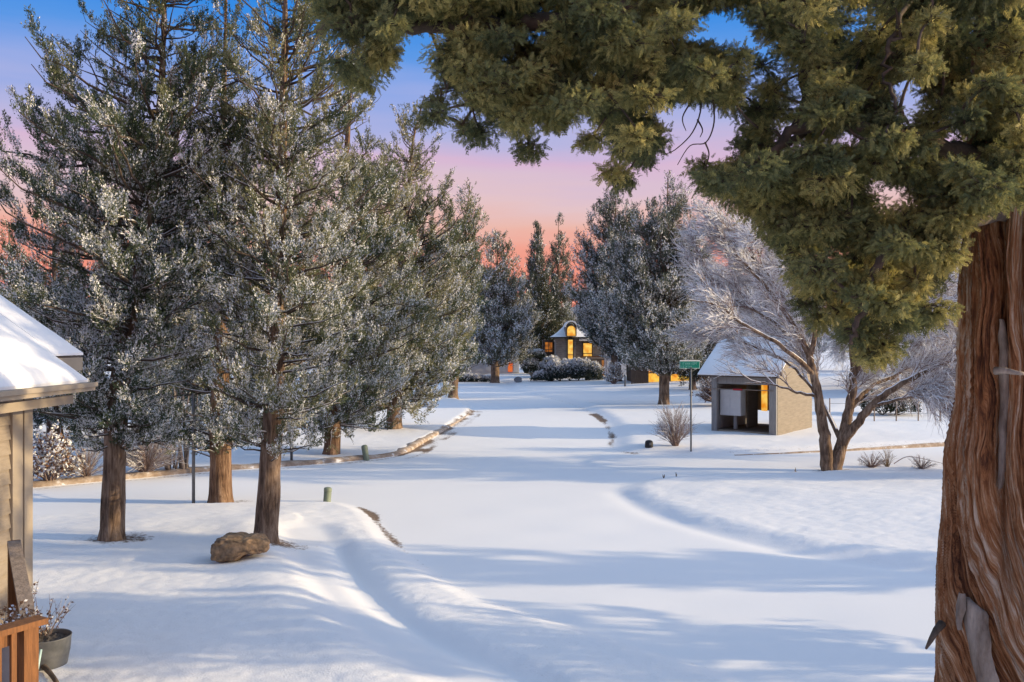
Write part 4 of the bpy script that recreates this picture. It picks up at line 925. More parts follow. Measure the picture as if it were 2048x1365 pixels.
def deck():
    b = np.array([-3.30, 6.0, gz(-3.3, 6.0)]); root = thing('deck_railing', b, 'stained cedar deck railing corner at the bottom left edge', 'railing')
    dv = np.array([0.51, 0.86]); dv /= np.linalg.norm(dv); zt = 1.78; e = np.array([-3.29, 6.02]); rz = math.atan2(dv[1], dv[0])
    p = MB(); box(p, (e[0], e[1], (zt - 0.02 + b[2]) / 2), (0.10, 0.10, zt - 0.02 - b[2]), rz=rz); p.build('post', M_wood, root, origin=b)
    t = MB(); c = e - dv * 1.4 + dv * 0.06; box(t, (c[0], c[1], zt + 0.002), (2.9, 0.13, 0.04), rz=rz); t.build('top_rail', M_wood, root, origin=b)
    t = MB(); c = e - dv * 1.5; box(t, (c[0], c[1], zt - 0.065), (2.8, 0.035, 0.085), rz=rz); t.build('rail', M_wood, root, origin=b)
    t = MB(); box(t, (c[0], c[1], 0.92), (2.8, 0.035, 0.085), rz=rz); t.build('rail', M_wood, root, origin=b)
    nv = np.array([dv[1], -dv[0]])
    for i in range(18):
        s_ = e - dv * (0.115 + i * 0.1) + nv * 0.032; t = MB(); box(t, (s_[0], s_[1], (0.87 + zt - 0.022) / 2), (0.035, 0.026, zt - 0.022 - 0.87), rz=rz); t.build('baluster', M_wood, root, origin=b)
    # stair rail with a weathered cap
    r2 = thing('stair_railing', (-4.3, 7.6, gz(-4.3, 7.6)), 'sloping stair rail with a weathered grey cap beside the tan house', 'railing'); b2 = np.array(r2.location)
    P1 = at(29, 1090, 8.3); P2 = at(62, 1262, 7.0); P2[2] = P1[2] - 0.40; v = P2 - P1; s_ = nrm(np.cross(v, (0, 0, 1)));
    m = MB(); obox(m, P1 - s_ * 0.05, v, s_ * 0.11, (0, 0, 0.04)); m.build('handrail', M_greywood, r2, origin=b2)
    m = MB(); obox(m, P1 - s_ * 0.045 + np.array([0, 0, -0.78]), v, s_ * 0.03, (0, 0, 0.775)); m.build('side_panel', M_wood, r2, origin=b2)
    m = MB(); obox(m, P1 - s_ * 0.05 + np.array([0, 0, -1.6]) - nrm(v) * 0.102, nrm(v) * 0.10, s_ * 0.10, (0, 0, 1.6)); m.build('post', M_wood, r2, origin=b2)
    # pot with dried flowers behind the railing
    pb = at(14, 1365, 6.9); pb[2] = 0.86; pr = thing('flower_pot', pb, 'tall grey pot of dried pale flowers behind the deck railing', 'pot')
    prof = [(0.10, 0.0), (0.125, 0.30), (0.145, 0.55), (0.158, 0.56), (0.158, 0.60), (0.14, 0.60), (0.135, 0.54)]; th = np.arange(28) / 28 * 2 * PI
    V = np.array([[(r * math.cos(a), r * math.sin(a), z) for a in th] for r, z in prof]); ix = np.arange(V.shape[0] * 28).reshape(-1, 28)
    m = MB(); m.add(V.reshape(-1, 3), np.stack([ix[:-1], np.roll(ix, -1, 1)[:-1], np.roll(ix, -1, 1)[1:], ix[1:]], -1).reshape(-1, 4)); m.build('pot', M_terra, pr, smooth=True)
    m = MB(); n = 28; b0 = rvec(n) * 0.06; b0[:, 2] = 0.55; tip = b0 + np.stack([rng.normal(0, 0.09, n), rng.normal(0, 0.09, n), rng.uniform(0.05, 0.20, n)], 1)
    tubes(m, bez(b0, (b0 + tip) / 2 + np.array([0, 0, 0.03]), tip, 4), np.linspace(0.004, 0.002, 4)[None] * np.ones((n, 1)), 3); m.build('stems', M_straw, pr)
    m = MB(); leaves(m, np.repeat(tip, 5, 0) + rng.normal(0, 0.012, (n * 5, 3)), rvec(n * 5), 3, 0.03, 0.016, 0.9, np.full(n * 5, 0.15), rng.uniform(0.7, 1, n * 5)); m.build('flower_heads', [M_brownleaf, M_snowleaf], pr)
    df = MB()
    for i in range(14): box(df, (-5.15 + i * 0.14 - 0.3, 5.2, 0.80), (0.134, 3.6, 0.036))
    for x in (-5.3, -3.6): 
        for y in (3.6, 6.8): box(df, (x, y, 0.40), (0.1, 0.1, 0.76))
    d_ = df.build('deck', M_greywood); props(d_, 'weathered board deck behind the cedar railing', 'deck')
deck()

def tub():
    g = ground_at(85, 1335); X, Y = -5.0, 9.55; z = gz(X, Y); root = thing('planter_tub', (X, Y, z), 'round galvanised half barrel planter beside the house corner', 'planter')
    R = 0.235; H = 0.30; th = np.arange(48) / 48 * 2 * PI
    prof = [(R * 0.80, -0.02), (R * 0.84, 0.02), (R * 0.93, H * 0.45), (R * 0.945, H * 0.5), (R * 0.945, H * 0.56), (R * 0.955, H * 0.6), (R, H), (R * 1.015, H + 0.008), (R * 0.99, H + 0.014), (R * 0.965, H), (R * 0.95, H - 0.05)]
    V = np.array([[(r * math.cos(a), r * math.sin(a), zz) for a in th] for r, zz in prof]); ix = np.arange(V.shape[0] * 48).reshape(-1, 48)
    m = MB(); m.add(V.reshape(-1, 3), np.stack([ix[:-1], np.roll(ix, -1, 1)[:-1], np.roll(ix, -1, 1)[1:], ix[1:]], -1).reshape(-1, 4)); m.build('tub', M_galv, root, smooth=True)
    m = MB(); rr = np.linspace(0, 0.955 * R, 10); V = np.array([[(r * math.cos(a), r * math.sin(a), H - 0.045 + 0.03 * vnoise(np.array([r * 30 * math.cos(a)]), np.array([r * 30 * math.sin(a)]))[0]) for a in th] for r in rr]); ix = np.arange(480).reshape(10, 48)
    m.add(V.reshape(-1, 3), np.stack([ix[:-1], ix[1:], np.roll(ix, -1, 1)[1:], np.roll(ix, -1, 1)[:-1]], -1).reshape(-1, 4)); m.build('soil', M_soil, root)
    twig_bush('planter_shrub', 'sparse twiggy shrub with a few brown leaves growing by the planter tub', (X - 0.17, Y + 0.18, z + 0.05), 0.75, 0.78, 16, 0.55, 0.005, forks=4, leafy=(150, 0.035, 0.35, M_brownleaf), curl=0.5)
    sb = MB(); q = at(82, 1300, 9.25); e = at(68, 1350, 9.0); e[2] = gz(e[0], e[1]) - 0.02; tubes(sb, np.array([e, (e + q) / 2, q]), np.array([0.016, 0.015, 0.013]), 8)
    o = sb.build('garden_stake', M_signw, smooth=True); props(o, 'pale stake stuck in the snow against the planter tub', 'stake')
    sb = MB(); pts = np.array([ground_at(66, 1325) + (0, 0, .05), ground_at(84, 1340) + (0, 0, .05), ground_at(100, 1354) + (0, 0, .04), ground_at(114, 1372) + (0, 0, .03)]); tubes(sb, smooth_line(pts, 5), np.linspace(0.032, 0.022, 16), 8)
    o = sb.build('fallen_branch', M_limb, smooth=True); props(o, 'thick dark fallen branch lying in snow below the planter tub', 'branch')
tub()

def pavilion():
    c = ground_at(1555, 871); root = thing('mailbox_pavilion', c, 'small tan gabled shelter with a snowy roof and open front behind the forked bare tree', 'shelter')
    u = np.array([-0.766, 0.643, 0]); v = np.array([0.643, 0.766, 0]); up = np.array([0, 0, 1.0]); A = 2.65; B = 3.35; he = 2.28; hr = 3.46; t = 0.22
    o = np.array([0, 0, -0.08])
    # right gable wall with siding courses
    w = MB(); ang = (hr - he) / (B / 2)
    zs = np.arange(-0.08, hr - 0.1, 0.20)
    for z0 in zs:
        z1 = min(z0 + 0.20, hr - 0.06)
        def half(z): return B / 2 if z <= he else max(0.02, (hr - z) / ang)
        h0, h1 = half(z0), half(z1); lap = 0.012
        a0, a1, b0, b1 = B / 2 - h0, B / 2 + h0, B / 2 - h1, B / 2 + h1
        V = [v * a0 - u * lap + up * z0, v * a1 - u * lap + up * z0, v * b1 + up * z1, v * b0 + up * z1, v * a0 + u * t + up * z0, v * a1 + u * t + up * z0, v * b1 + u * t + up * z1, v * b0 + u * t + up * z1]
        w.add(np.array(V), [[0, 1, 2, 3], [5, 4, 7, 6], [4, 0, 3, 7], [1, 5, 6, 2], [3, 2, 6, 7], [4, 5, 1, 0]])
    w.build('gable_wall', M_pav, root)
    f = MB(); obox(f, o - v * 0.02, u * (t + 0.06), v * -0.10, up * (he + 0.04)); f.build('front_post', M_pavgrey, root)
    f = MB(); obox(f, o + u * (A - t) - v * 0.02, u * t, v * -0.10, up * (he + 0.04)); obox(f, o + u * (A - 0.16), u * 0.16, v * B, up * (he + 0.06)); f.build('side_wall', M_pavgrey, root)
    f = MB(); obox(f, up * (he - 0.42) + u * (t + 0.065) - v * 0.05, u * (A - 2 * t - 0.07), v * 0.12, up * 0.44); f.build('header_beam', M_pavgrey, root)
    f = MB(); obox(f, o + u * (t + 0.005) + v * (B - 0.14), u * 1.25, v * 0.12, up * (he + 0.05)); obox(f, o + u * 2.40 + v * (B - 0.14), u * (A - 2.57), v * 0.12, up * (he + 0.05)); obox(f, o + u * (t + 1.26) + v * (B - 0.14) + up * 0.72, u * (2.395 - t - 1.26), v * 0.12, up * (he - 0.67))
    f.build('back_wall', M_pav, root)
    f = MB(); obox(f, o + u * 1.78 + v * 1.3, u * 0.08, v * 0.9, up * (he - 0.1)); f.build('partition', M_pav, root)
    f = MB(); obox(f, u * (t + 0.01) + v * 0.15 - up * 0.05, u * (A - t - 0.19), v * (B - 0.4), up * 0.14); f.build('floor', M_dkwood, root)
    f = MB(); obox(f, u * (t + 0.07) - v * 0.06 - up * 0.04, u * (A - 2 * t - 0.08), v * 0.16, up * 0.11); f.build('threshold', M_pav, root)
    f = MB(); obox(f, u * 1.82 + v * (B - 0.20) + up * 0.62, u * 0.24, v * 0.05, up * 1.32); f.build('lit_window', M_lit2, root)
    def roof(th, lift, name, m, ov):
        r = MB(); n1, n2 = 26, 16
        for sgn in (0, 1):
            ys = np.linspace(-0.28 - ov, B / 2, n2) if sgn == 0 else np.linspace(B / 2, B + 0.28 + ov, n2); xs = np.linspace(-0.16 - ov, A + 0.50 + ov, n1)
            X, S = np.meshgrid(xs, ys); Zb = hr - np.abs(S - B / 2) * ang + 0.05 + lift
            ed = (1 - np.exp(-np.minimum.reduce([X - xs[0], xs[-1] - X]) / 0.08)) * (1 - np.exp(-np.abs(S - (ys[0] if sgn == 0 else ys[-1])) / 0.08))
            Zt = Zb + th * ((0.4 + 0.6 * ed) if m is M_snow else 1) + (0.03 * (vnoise(X * 2, S * 2) - 0.5) if m is M_snow else 0)
            top = X[..., None] * u + S[..., None] * v + Zt[..., None] * up; bot = X[..., None] * u + S[..., None] * v + Zb[..., None] * up
            ix = np.arange(n1 * n2).reshape(n2, n1); q = np.stack([ix[:-1, :-1], ix[1:, :-1], ix[1:, 1:], ix[:-1, 1:]], -1).reshape(-1, 4)
            r.add(top.reshape(-1, 3), q); r.add(bot.reshape(-1, 3), q[:, ::-1])
            for a in (np.s_[0, :], np.s_[-1, :], np.s_[:, 0], np.s_[:, -1]):
                tt, bb_ = top[a], bot[a]; k = len(tt); r.add(np.concatenate([tt, bb_]), np.stack([np.arange(k - 1), np.arange(1, k), np.arange(1, k) + k, np.arange(k - 1) + k], -1))
        return r.build(name, m, root, smooth=(m is M_snow))
    roof(0.07, 0.0, 'roof', M_dkwood, 0.0); roof(0.11, 0.073, 'roof_snow', M_snow, 0.015)
    # mailbox cluster hung inside the opening
    mbp = c + u * 1.92 + v * 0.15; r2 = thing('mailbox_cluster', mbp + up * 0.62, 'pale grey block of mailboxes hanging inside the left of the shelter opening', 'mailboxes')
    m = MB(); obox(m, -u * 0.35 + v * 0.05, u * 0.87, v * 0.42, up * 1.0); m.build('cabinet', M_box, r2)
    for i in range(2):
        for k in range(4):
            d = MB(); obox(d, -u * (0.33 - i * 0.43) + v * 0.036 + up * (0.03 + k * 0.24), u * 0.40, v * 0.012, up * 0.22); d.build('mailbox_door', M_box, r2)
    m = MB(); obox(m, -u * 0.1 + v * 0.2 - up * 0.66, u * 0.12, v * 0.12, up * 0.655); m.build('stand', M_pavgrey, r2)
    m = MB(); tubes(m, np.array([u * (A - 0.02) - v * 0.14 + up * 1.66, u * 1.3 - v * 0.14 + up * 1.66, u * 0.1 - v * 0.14 + up * 1.66]), np.array([0.014, 0.014, 0.014]), 8); cb = m.build('crossbar', M_greywood, root)
    m = MB(); tubes(m, np.array([u * 1.72 - v * 0.14 + up * 1.66, u * 1.55 - v * 0.14 + up * 1.66, u * 1.35 - v * 0.14 + up * 1.66]), np.array([0.038] * 3), 8); m.build('red_band', M_red, cb)
pavilion()

def win(parent, x0, x1, z0, z1, y, m, bars=(0, 1), name='window', arch=False):
    f = MB(); b = 0.09
    if arch:
        n = 14; a = np.linspace(0, PI, n); cx_, r = (x0 + x1) / 2, (x1 - x0) / 2; zc = z1 - r
        P = [(x0, z0), (x1, z0)] + [(cx_ + r * math.cos(t), zc + r * math.sin(t)) for t in a]
        k = len(P); V = [(px_, y - 0.03, pz) for px_, pz in P] + [(px_, y + 0.03, pz) for px_, pz in P]
        g = MB(); g.add(np.array(V), np.array([list(range(k))])); g.add(np.array(V), np.array([[i, (i + 1) % k, (i + 1) % k + k, i + k] for i in range(k)]))
        tubes(f, np.array([(px_, y - 0.05, pz) for px_, pz in P + P[:1]]), np.full(k + 1, 0.05), 5)
        fr = f.build('window', M_dkwood, parent); g.build('pane', m, fr); return
    box(f, ((x0 + x1) / 2, y, z0), (x1 - x0 + b, 0.12, b)); box(f, ((x0 + x1) / 2, y, z1), (x1 - x0 + b, 0.12, b))
    box(f, (x0, y, (z0 + z1) / 2), (b, 0.12, z1 - z0 - b)); box(f, (x1, y, (z0 + z1) / 2), (b, 0.12, z1 - z0 - b))
    for i in range(bars[0]): box(f, (x0 + (x1 - x0) * (i + 1) / (bars[0] + 1), y - 0.01, (z0 + z1) / 2), (0.06, 0.1, z1 - z0 - b - 0.004))
    for i in range(bars[1]): box(f, ((x0 + x1) / 2, y - 0.02, z0 + (z1 - z0) * 0.24), (x1 - x0 - b - 0.004, 0.09, 0.07))
    fr = f.build('window', M_dkwood, parent); g = MB(); box(g, ((x0 + x1) / 2, y + 0.02, (z0 + z1) / 2), (x1 - x0 - b - 0.01, 0.03, z1 - z0 - b - 0.01)); g.build('pane', m, fr)

def lit_house():
    Y = 84.0; g = ground_at(1150, 756); g[1] = Y; g[0] = (1150 - 1024) / F * Y; g[2] = gz(g[0], Y); s = Y / F
    root = thing('lit_house', g, 'grey shingled cottage with a flared snowy roof and glowing yellow windows', 'house')
    def X(px): return (px - 1024) * s - g[0]
    def Z(py): return CAM_H - (py - 682.5) * s - g[2]
    w = MB(); box(w, ((X(1112) + X(1152)) / 2, 1.6, Z(676) / 2 - 0.1), (X(1152) - X(1112), 3.2, Z(676) + 0.2)); box(w, ((X(1152) + X(1215)) / 2, 2.6, Z(668) / 2 - 0.1), (X(1215) - X(1152) - 0.01, 3.6, Z(668) + 0.2))
    box(w, ((X(1130) + X(1152)) / 2, 1.2, (Z(676) + Z(652)) / 2), (X(1152) - X(1129), 2.2, Z(652) - Z(676) - 0.02)); w.build('wall', M_shingle, root)
    # flared roof: loft of rectangles, wide at the eave and steepening to the peak
    def loft(name, m, lift, grow):
        r = MB(); prof = [(1.0, 0.0), (0.80, 0.16), (0.60, 0.36), (0.42, 0.60), (0.24, 0.84), (0.10, 1.0)]
        cx_, cy_ = (X(1140)), 1.6; hx, hy = X(1176) - X(1140) + grow, 2.5 + grow; z0, z1 = Z(677), Z(649)
        V = []
        for a, b in prof:
            for sx, sy in ((-1, -1), (1, -1), (1, 1), (-1, 1)): V.append((cx_ + sx * hx * a, cy_ + sy * hy * a, z0 + (z1 - z0) * b + lift))
        k = len(prof); ix = np.arange(k * 4).reshape(k, 4); r.add(np.array(V), np.stack([ix[:-1], np.roll(ix, -1, 1)[:-1], np.roll(ix, -1, 1)[1:], ix[1:]], -1).reshape(-1, 4)); r.add(np.array(V), [[k * 4 - 4, k * 4 - 3, k * 4 - 2, k * 4 - 1], [3, 2, 1, 0]]); return r.build(name, m, root)
    loft('roof', M_dkwood, 0.0, 0.0); loft('roof_snow', M_snow, 0.12, 0.06)
    d = MB(); n = 12; a = np.linspace(0, PI, n); rr = X(1154) - X(1141); P = np.array([(X(1141) + rr * math.cos(t), Z(655) + rr * 1.0 * math.sin(t)) for t in a])
    for y0, y1 in ((-1.25, 1.4),):
        Vo = np.array([(p[0], y, p[1]) for p in P for y in (y0, y1)]).reshape(n, 2, 3); Vi = np.array([(X(1141) + (p[0] - X(1141)) * 0.8, y, Z(655) + (p[1] - Z(655)) * 0.8) for p in P for y in (y0, y1)]).reshape(n, 2, 3)
        for i in range(n - 1): d.add(np.array([Vo[i, 0], Vo[i + 1, 0], Vo[i + 1, 1], Vo[i, 1], Vi[i, 0], Vi[i + 1, 0], Vi[i + 1, 1], Vi[i, 1]]), BOXF)
    d.build('dormer_hood', M_snow, root)
    b = MB(); box(b, (X(1141), 0.1, (Z(672) + Z(655)) / 2), (1.02, 2.2, Z(655) - Z(672))); b.build('dormer_wall', M_shingle, root)
    win(root, X(1132), X(1150), Z(673), Z(651.5), -1.06, M_lit2, arch=True)
    win(root, X(1135), X(1146.5), Z(720), Z(679), -0.06, M_lit2); win(root, X(1167), X(1186), Z(714.5), Z(686), 0.74, M_lit2)
    r = MB(); v = np.array([(X(1158), -0.2, Z(684)), (X(1218), -0.2, Z(684)), (X(1218), 2.6, Z(655)), (X(1158), 2.6, Z(655))]); obox(r, v[0], v[1] - v[0], v[3] - v[0], (0, 0, 0.08)); r.build('roof', M_dkwood, root)
    r = MB(); obox(r, v[0] + (0, -0.05, 0.083), v[1] - v[0], (v[3] - v[0]) * 1.02, (0, 0, 0.2)); r.build('roof_snow', M_snow, root)
    k = MB(); box(k, ((X(1160) + X(1208)) / 2, -0.3, Z(716.5)), (X(1208) - X(1160), 1.9, 0.12)); k.build('balcony', M_greywood, root)
    rl = MB(); box(rl, ((X(1160) + X(1200)) / 2, -1.2, Z(713)), (X(1200) - X(1160), 0.07, 0.07))
    for i in range(16): box(rl, (X(1160) + (X(1200) - X(1160)) * (i + 0.5) / 16, -1.2, (Z(713) + Z(716)) / 2), (0.04, 0.04, Z(713) - Z(716) - 0.075))
    rl.build('balcony_rail', M_wood, root)
    fm = MB()
    for i in range(26):
        x = X(1170) + i * (X(1201) - X(1170)) / 26; fm.n; box(fm, (x, -1.5, Z(736) - 0.05 + rng.uniform(-0.05, 0.05)), (0.052, 0.04, Z(718) - Z(752)))
    fm.build('board_screen', M_dkwood, root)
    q = MB(); box(q, (X(1204.5), 0.2, Z(737)), (X(1209) - X(1201), 0.08, Z(720) - Z(752))); q.build('lit_screen', emis('warm_glow', (0.75, 0.26, 0.05), 0.5, (0.25, 0.08, 0.02), 3), root)
    # garage wing
    w = MB(); box(w, ((X(1210) + X(1262)) / 2, 2.0, Z(712) / 2), (X(1262) - X(1210), 3.0, Z(712))); w.build('garage_wall', M_white, root)
    w = MB(); box(w, ((X(1215) + X(1236)) / 2, 0.46, Z(722) / 2), (X(1236) - X(1215), 0.06, Z(722))); w.build('garage_door', M_box, root)
    w = MB(); box(w, ((X(1208) + X(1264)) / 2, 2.0, Z(712) + 0.12), (X(1264) - X(1208), 3.4, 0.22)); w.build('roof_snow', M_snow, root)
    q = MB(); box(q, (X(1098), 7.0, Z(696)), (X(1112) - X(1087), 0.1, 1.6)); 
    # glow on the left: a lit side window of the house
    win(root, X(1092), X(1109), Z(706), Z(684), 3.6, emis('dim_amber_window', (0.9, 0.28, 0.03), 0.55, (0.25, 0.07, 0.01), 2.5), bars=(1, 1))
    w = MB(); box(w, ((X(1088) + X(1112)) / 2, 4.6, Z(680) / 2), (X(1111.5) - X(1088), 1.8, Z(680))); w.build('rear_wing', M_dkwood, root)
lit_house()

def far_house():
    Y = 96.0; s = Y / F; gx = (960 - 1024) * s; g = np.array([gx, Y, gz(gx, Y)])
    root = thing('pale_house', g, 'low pale house and long garage with an orange lit doorway at the road end', 'house')
    def X(px): return (px - 1024) * s - g[0]
    def Z(py): return CAM_H - (py - 682.5) * s - g[2]
    w = MB(); box(w, ((X(860) + X(1038)) / 2, 2, Z(715) / 2 - .1), (X(1038) - X(860), 4, Z(715) + .2)); box(w, ((X(858) + X(907)) / 2, 1.0, Z(692) / 2), (X(907) - X(858), 5, Z(692))); w.build('wall', M_white, root)
    def gable(x0, x1, zl, zh, y0, y1, nm, m, th):
        r = MB(); xm = (x0 + x1) / 2
        V = [(x0, y0, zl), (x1, y0, zl), (x1, (y0 + y1) / 2, zh), (x0, (y0 + y1) / 2, zh)]; obox(r, V[0], np.subtract(V[1], V[0]), np.subtract(V[3], V[0]), (0, 0, th))
        V = [(x0, (y0 + y1) / 2 + .001, zh), (x1, (y0 + y1) / 2 + .001, zh), (x1, y1, zl), (x0, y1, zl)]; obox(r, V[0], np.subtract(V[1], V[0]), np.subtract(V[3], V[0]), (0, 0, th)); return r.build(nm, m, root)
    gable(X(855), X(909), Z(694), Z(681), -2, 4.2, 'roof_snow', M_snow, 0.25); gable(X(906), X(1042), Z(718), Z(708), -0.6, 4.6, 'roof_snow', M_snow, 0.25)
    win(root, X(884.5), X(890), Z(708.5), Z(695.5), -1.55, emis('pale_amber_window', (0.95, 0.5, 0.16), 0.75, (0.9, 0.35, 0.08), 4), bars=(0, 0)); win(root, X(891.5), X(898), Z(708.5), Z(695.5), -1.55, bpy.data.materials['pale_amber_window'], bars=(0, 0))
    d = MB(); box(d, ((X(1016) + X(1025)) / 2, -0.03, (Z(744) + Z(724)) / 2), (X(1025) - X(1016), 0.05, Z(724) - Z(744))); d.build('lit_door', M_orange, root)
    d = MB(); box(d, ((X(1027) + X(1037)) / 2, -0.05, (Z(745) + Z(717)) / 2), (X(1037) - X(1027), 0.3, Z(717) - Z(745))); d.build('entrance_pier', M_box, root)
    d = MB()
    for a, b in ((930, 965), (972, 1010)): box(d, ((X(a) + X(b)) / 2, -0.03, (Z(743) + Z(721)) / 2), (X(b) - X(a), 0.05, Z(721) - Z(743)))
    d.build('garage_door', M_white, root)
far_house()

def lit_garage():
    Y = 70.0; s = Y / F; gx = (1338 - 1024) * s; g = np.array([gx, Y, gz(gx, Y)])
    root = thing('lit_garage', g, 'low building with a wide glowing amber front behind the big frosted conifer trunk', 'garage')
    def X(px): return (px - 1024) * s - g[0]
    def Z(py): return CAM_H - (py - 682.5) * s - g[2]
    zt = Z(728); w = MB(); box(w, ((X(1268) + X(1420)) / 2, 2.5, zt / 2 - .05), (X(1420) - X(1268), 4.4, zt + .1)); w.build('wall', M_dkwood, root)
    f = MB(); f_ = [(1296, 1340), (1342, 1384)]
    for a, b in f_:
        p = MB(); box(p, ((X(a) + X(b)) / 2, 0.26, (Z(774) + Z(733)) / 2 + 0.05), (X(b) - X(a) - 0.05, 0.06, Z(733) - Z(774) - 0.1)); p.build('lit_glass', M_lit, root)
    for x in (1295, 1341, 1385): box(f, (X(x), 0.2, (Z(776) + Z(732)) / 2), (0.10, 0.16, Z(732) - Z(776))); 
    box(f, (X(1340), 0.2, Z(731)), (X(1386) - X(1294), 0.2, 0.14)); f.build('frame', M_dkwood, root)
    r = MB(); V = np.array([(X(1262), -0.6, zt + .02), (X(1426), -0.6, zt + .02), (X(1426), 2.6, zt + 1.3), (X(1262), 2.6, zt + 1.3)]); obox(r, V[0], V[1] - V[0], V[3] - V[0], (0, 0, 0.22)); V2 = V.copy(); obox(r, V[3] + (0, .001, 0), V[2] - V[3], (0, 3.0, -1.3), (0, 0, 0.22)); r.build('roof_snow', M_snow, root)
    fe = thing('board_fence', (X(1272) + g[0], Y - 1.2, gz(X(1272) + g[0], Y - 1.2)), 'short dark board fence glowing orange left of the lit garage front', 'fence')
    m = MB()
    for i in range(13): box(m, (-0.5 + i * 0.105, 0, 0.62), (0.095, 0.03, 1.3 + rng.uniform(-.06, .06)))
    m.build('boards', M_dkwood, fe); m = MB(); box(m, (0.1, 0.04, 0.35), (1.4, 0.04, 0.08)); box(m, (0.1, 0.04, 1.0), (1.4, 0.04, 0.08)); m.build('rails', M_dkwood, fe)
lit_garage()

def right_house():
    Y = 48.0; s = Y / F; gx = (1990 - 1024) * s; g = np.array([gx, Y, gz(gx, Y)])
    root = thing('brown_house', g, 'house with a warm lit snowy roof half hidden by the big cedar trunk', 'house')
    def X(px): return (px - 1024) * s - g[0]
    def Z(py): return CAM_H - (py - 682.5) * s - g[2]
    w = MB(); box(w, ((X(1900) + X(2160)) / 2, 3, Z(600) / 2), (X(2160) - X(1900), 6, Z(600))); w.build('wall', M_tan, root)
    r = MB(); V = np.array([(X(1880), -0.7, Z(602)), (X(2180), -0.7, Z(602)), (X(2180), 3, Z(540)), (X(1880), 3, Z(540))]); obox(r, V[0], V[1] - V[0], V[3] - V[0], (0, 0, 0.12)); obox(r, V[3] + (0, .001, 0), V[2] - V[3], (0, 3.7, Z(602) - Z(540)), (0, 0, 0.12)); r.build('roof', M_dkwood, root)
    r = MB(); obox(r, V[0] + (0, 0, 0.123), V[1] - V[0], V[3] - V[0], (0, 0, 0.2)); obox(r, V[3] + (0, .001, 0.123), V[2] - V[3], (0, 3.7, Z(602) - Z(540)), (0, 0, 0.2)); r.build('roof_snow', M_snow, root)
    win(root, X(1935), X(1975), Z(660), Z(620), -0.06, M_pole)
right_house()

# ================================================================== STREET FURNITURE AND SMALL THINGS
def street_sign():
    g = ground_at(1382, 903); Y = g[1]; s = Y / F
    root = thing('street_sign', g, 'green street name sign with a snow capped white border on a thin grey pole', 'sign')
    H = (903 - 737) * s; m = MB(); tubes(m, np.array([(0, 0, -0.1), (0, 0, H * 0.5), (0, 0, H)]), np.array([0.03, 0.03, 0.028]), 12); m.build('pole', M_pole, root, smooth=True)
    W, Hh = 42 * s, 15 * s; zc = (903 - 730) * s; x0 = (1379.5 - 1382) * s; rz = math.radians(8); R = np.array([[math.cos(rz), math.sin(rz), 0], [-math.sin(rz), math.cos(rz), 0], [0, 0, 1]])
    pl = MB(); box(pl, (x0, 0, zc), (W, 0.012, Hh), rz=rz); p = pl.build('sign_plate', M_signw, root)
    pl = MB(); box(pl, (x0, -0.009, zc), (W - 0.035, 0.004, Hh - 0.035), rz=rz); pl.build('sign_face', M_sign, p)
    # weathered lettering, two lines, too worn to read
    gl = MB(); r_ = np.random.default_rng(3); 
    def strokes(x, z, w, h, k):
        pat = [[(0, 0, .25, 1), (.25, .75, .5, .25)], [(0, 0, .25, 1), (.7, 0, .25, 1), (.25, .4, .45, .2)], [(0, 0, .25, 1), (.25, 0, .6, .22), (.25, .4, .4, .2), (.25, .78, .6, .22)], [(.35, 0, .25, 1), (0, .78, .95, .22)], [(0, 0, .25, 1), (.25, .78, .5, .22), (.7, .4, .25, .6), (.25, .4, .45, .2)], [(.36, 0, .26, 1)], [(0, 0, .9, .22), (0, 0, .25, 1), (.68, 0, .25, 1), (0, .78, .9, .22)]][k]
        for a, b, c, d in pat:
            cx_ = x + (a + c / 2) * w; cc = np.array([cx_ - x0, -0.0135, z + (b + d / 2) * h]); q = cc @ np.array([[math.cos(rz), math.sin(rz), 0], [-math.sin(rz), math.cos(rz), 0], [0, 0, 1]]); box(gl, (q[0] + x0, q[1], q[2]), (c * w * 0.98, 0.003, d * h * 0.98), rz=rz)
    n = 9; cw = (W - 0.13) / n
    for i in range(n): strokes(x0 - W / 2 + 0.06 + i * cw, zc - 0.005, cw * 0.72, 0.085, int(r_.integers(0, 7)))
    for i in range(7): strokes(x0 - W / 2 + 0.06 + i * cw * 0.85, zc - 0.092, cw * 0.6, 0.062, int(r_.integers(0, 7)))
    gl.build('lettering', mat('worn_lettering', (0.16, 0.46, 0.42), 0.6), p)
    sn = MB(); box(sn, (x0, 0, zc + Hh / 2 + 0.016), (W * 0.98, 0.035, 0.028), rz=rz); sn.build('snow_cap', M_snow, root)
    br = MB(); box(br, (0, 0, H + 0.0), (0.06, 0.05, 0.05)); br.build('bracket', M_pole, root)
street_sign()

def pole(px, py, top, label, w=0.03, name='metal_pole', plate=None):
    g = ground_at(px, py); s = g[1] / F; root = thing(name, g, label, 'pole'); H = (py - top) * s
    m = MB(); tubes(m, np.array([(0, 0, -0.1), (0, 0, H / 2), (0, 0, H)]), np.full(3, w), 12); m.build('post', M_pole, root, smooth=True)
    m = MB(); tubes(m, np.array([(0, 0, H + 0.001), (0, 0, H + 0.03)]), np.array([w * 1.15, w * 0.8]), 12); m.build('cap', M_pole, root)
    return root
pole(387, 1008, 790, 'grey metal pole left of the flared reddish trunk, its top lost in foliage', 0.036)
pole(583, 921, 800, 'grey metal pole across the street, right of the boulder tree trunk', 0.04)
pole(908, 756, 690, 'thin dark lamp pole by the far garage, taller of the two side by side', 0.09, 'lamp_pole'); pole(904.5, 748, 700, 'thin dark pole by the far garage, shorter of the two side by side', 0.05, 'lamp_pole')

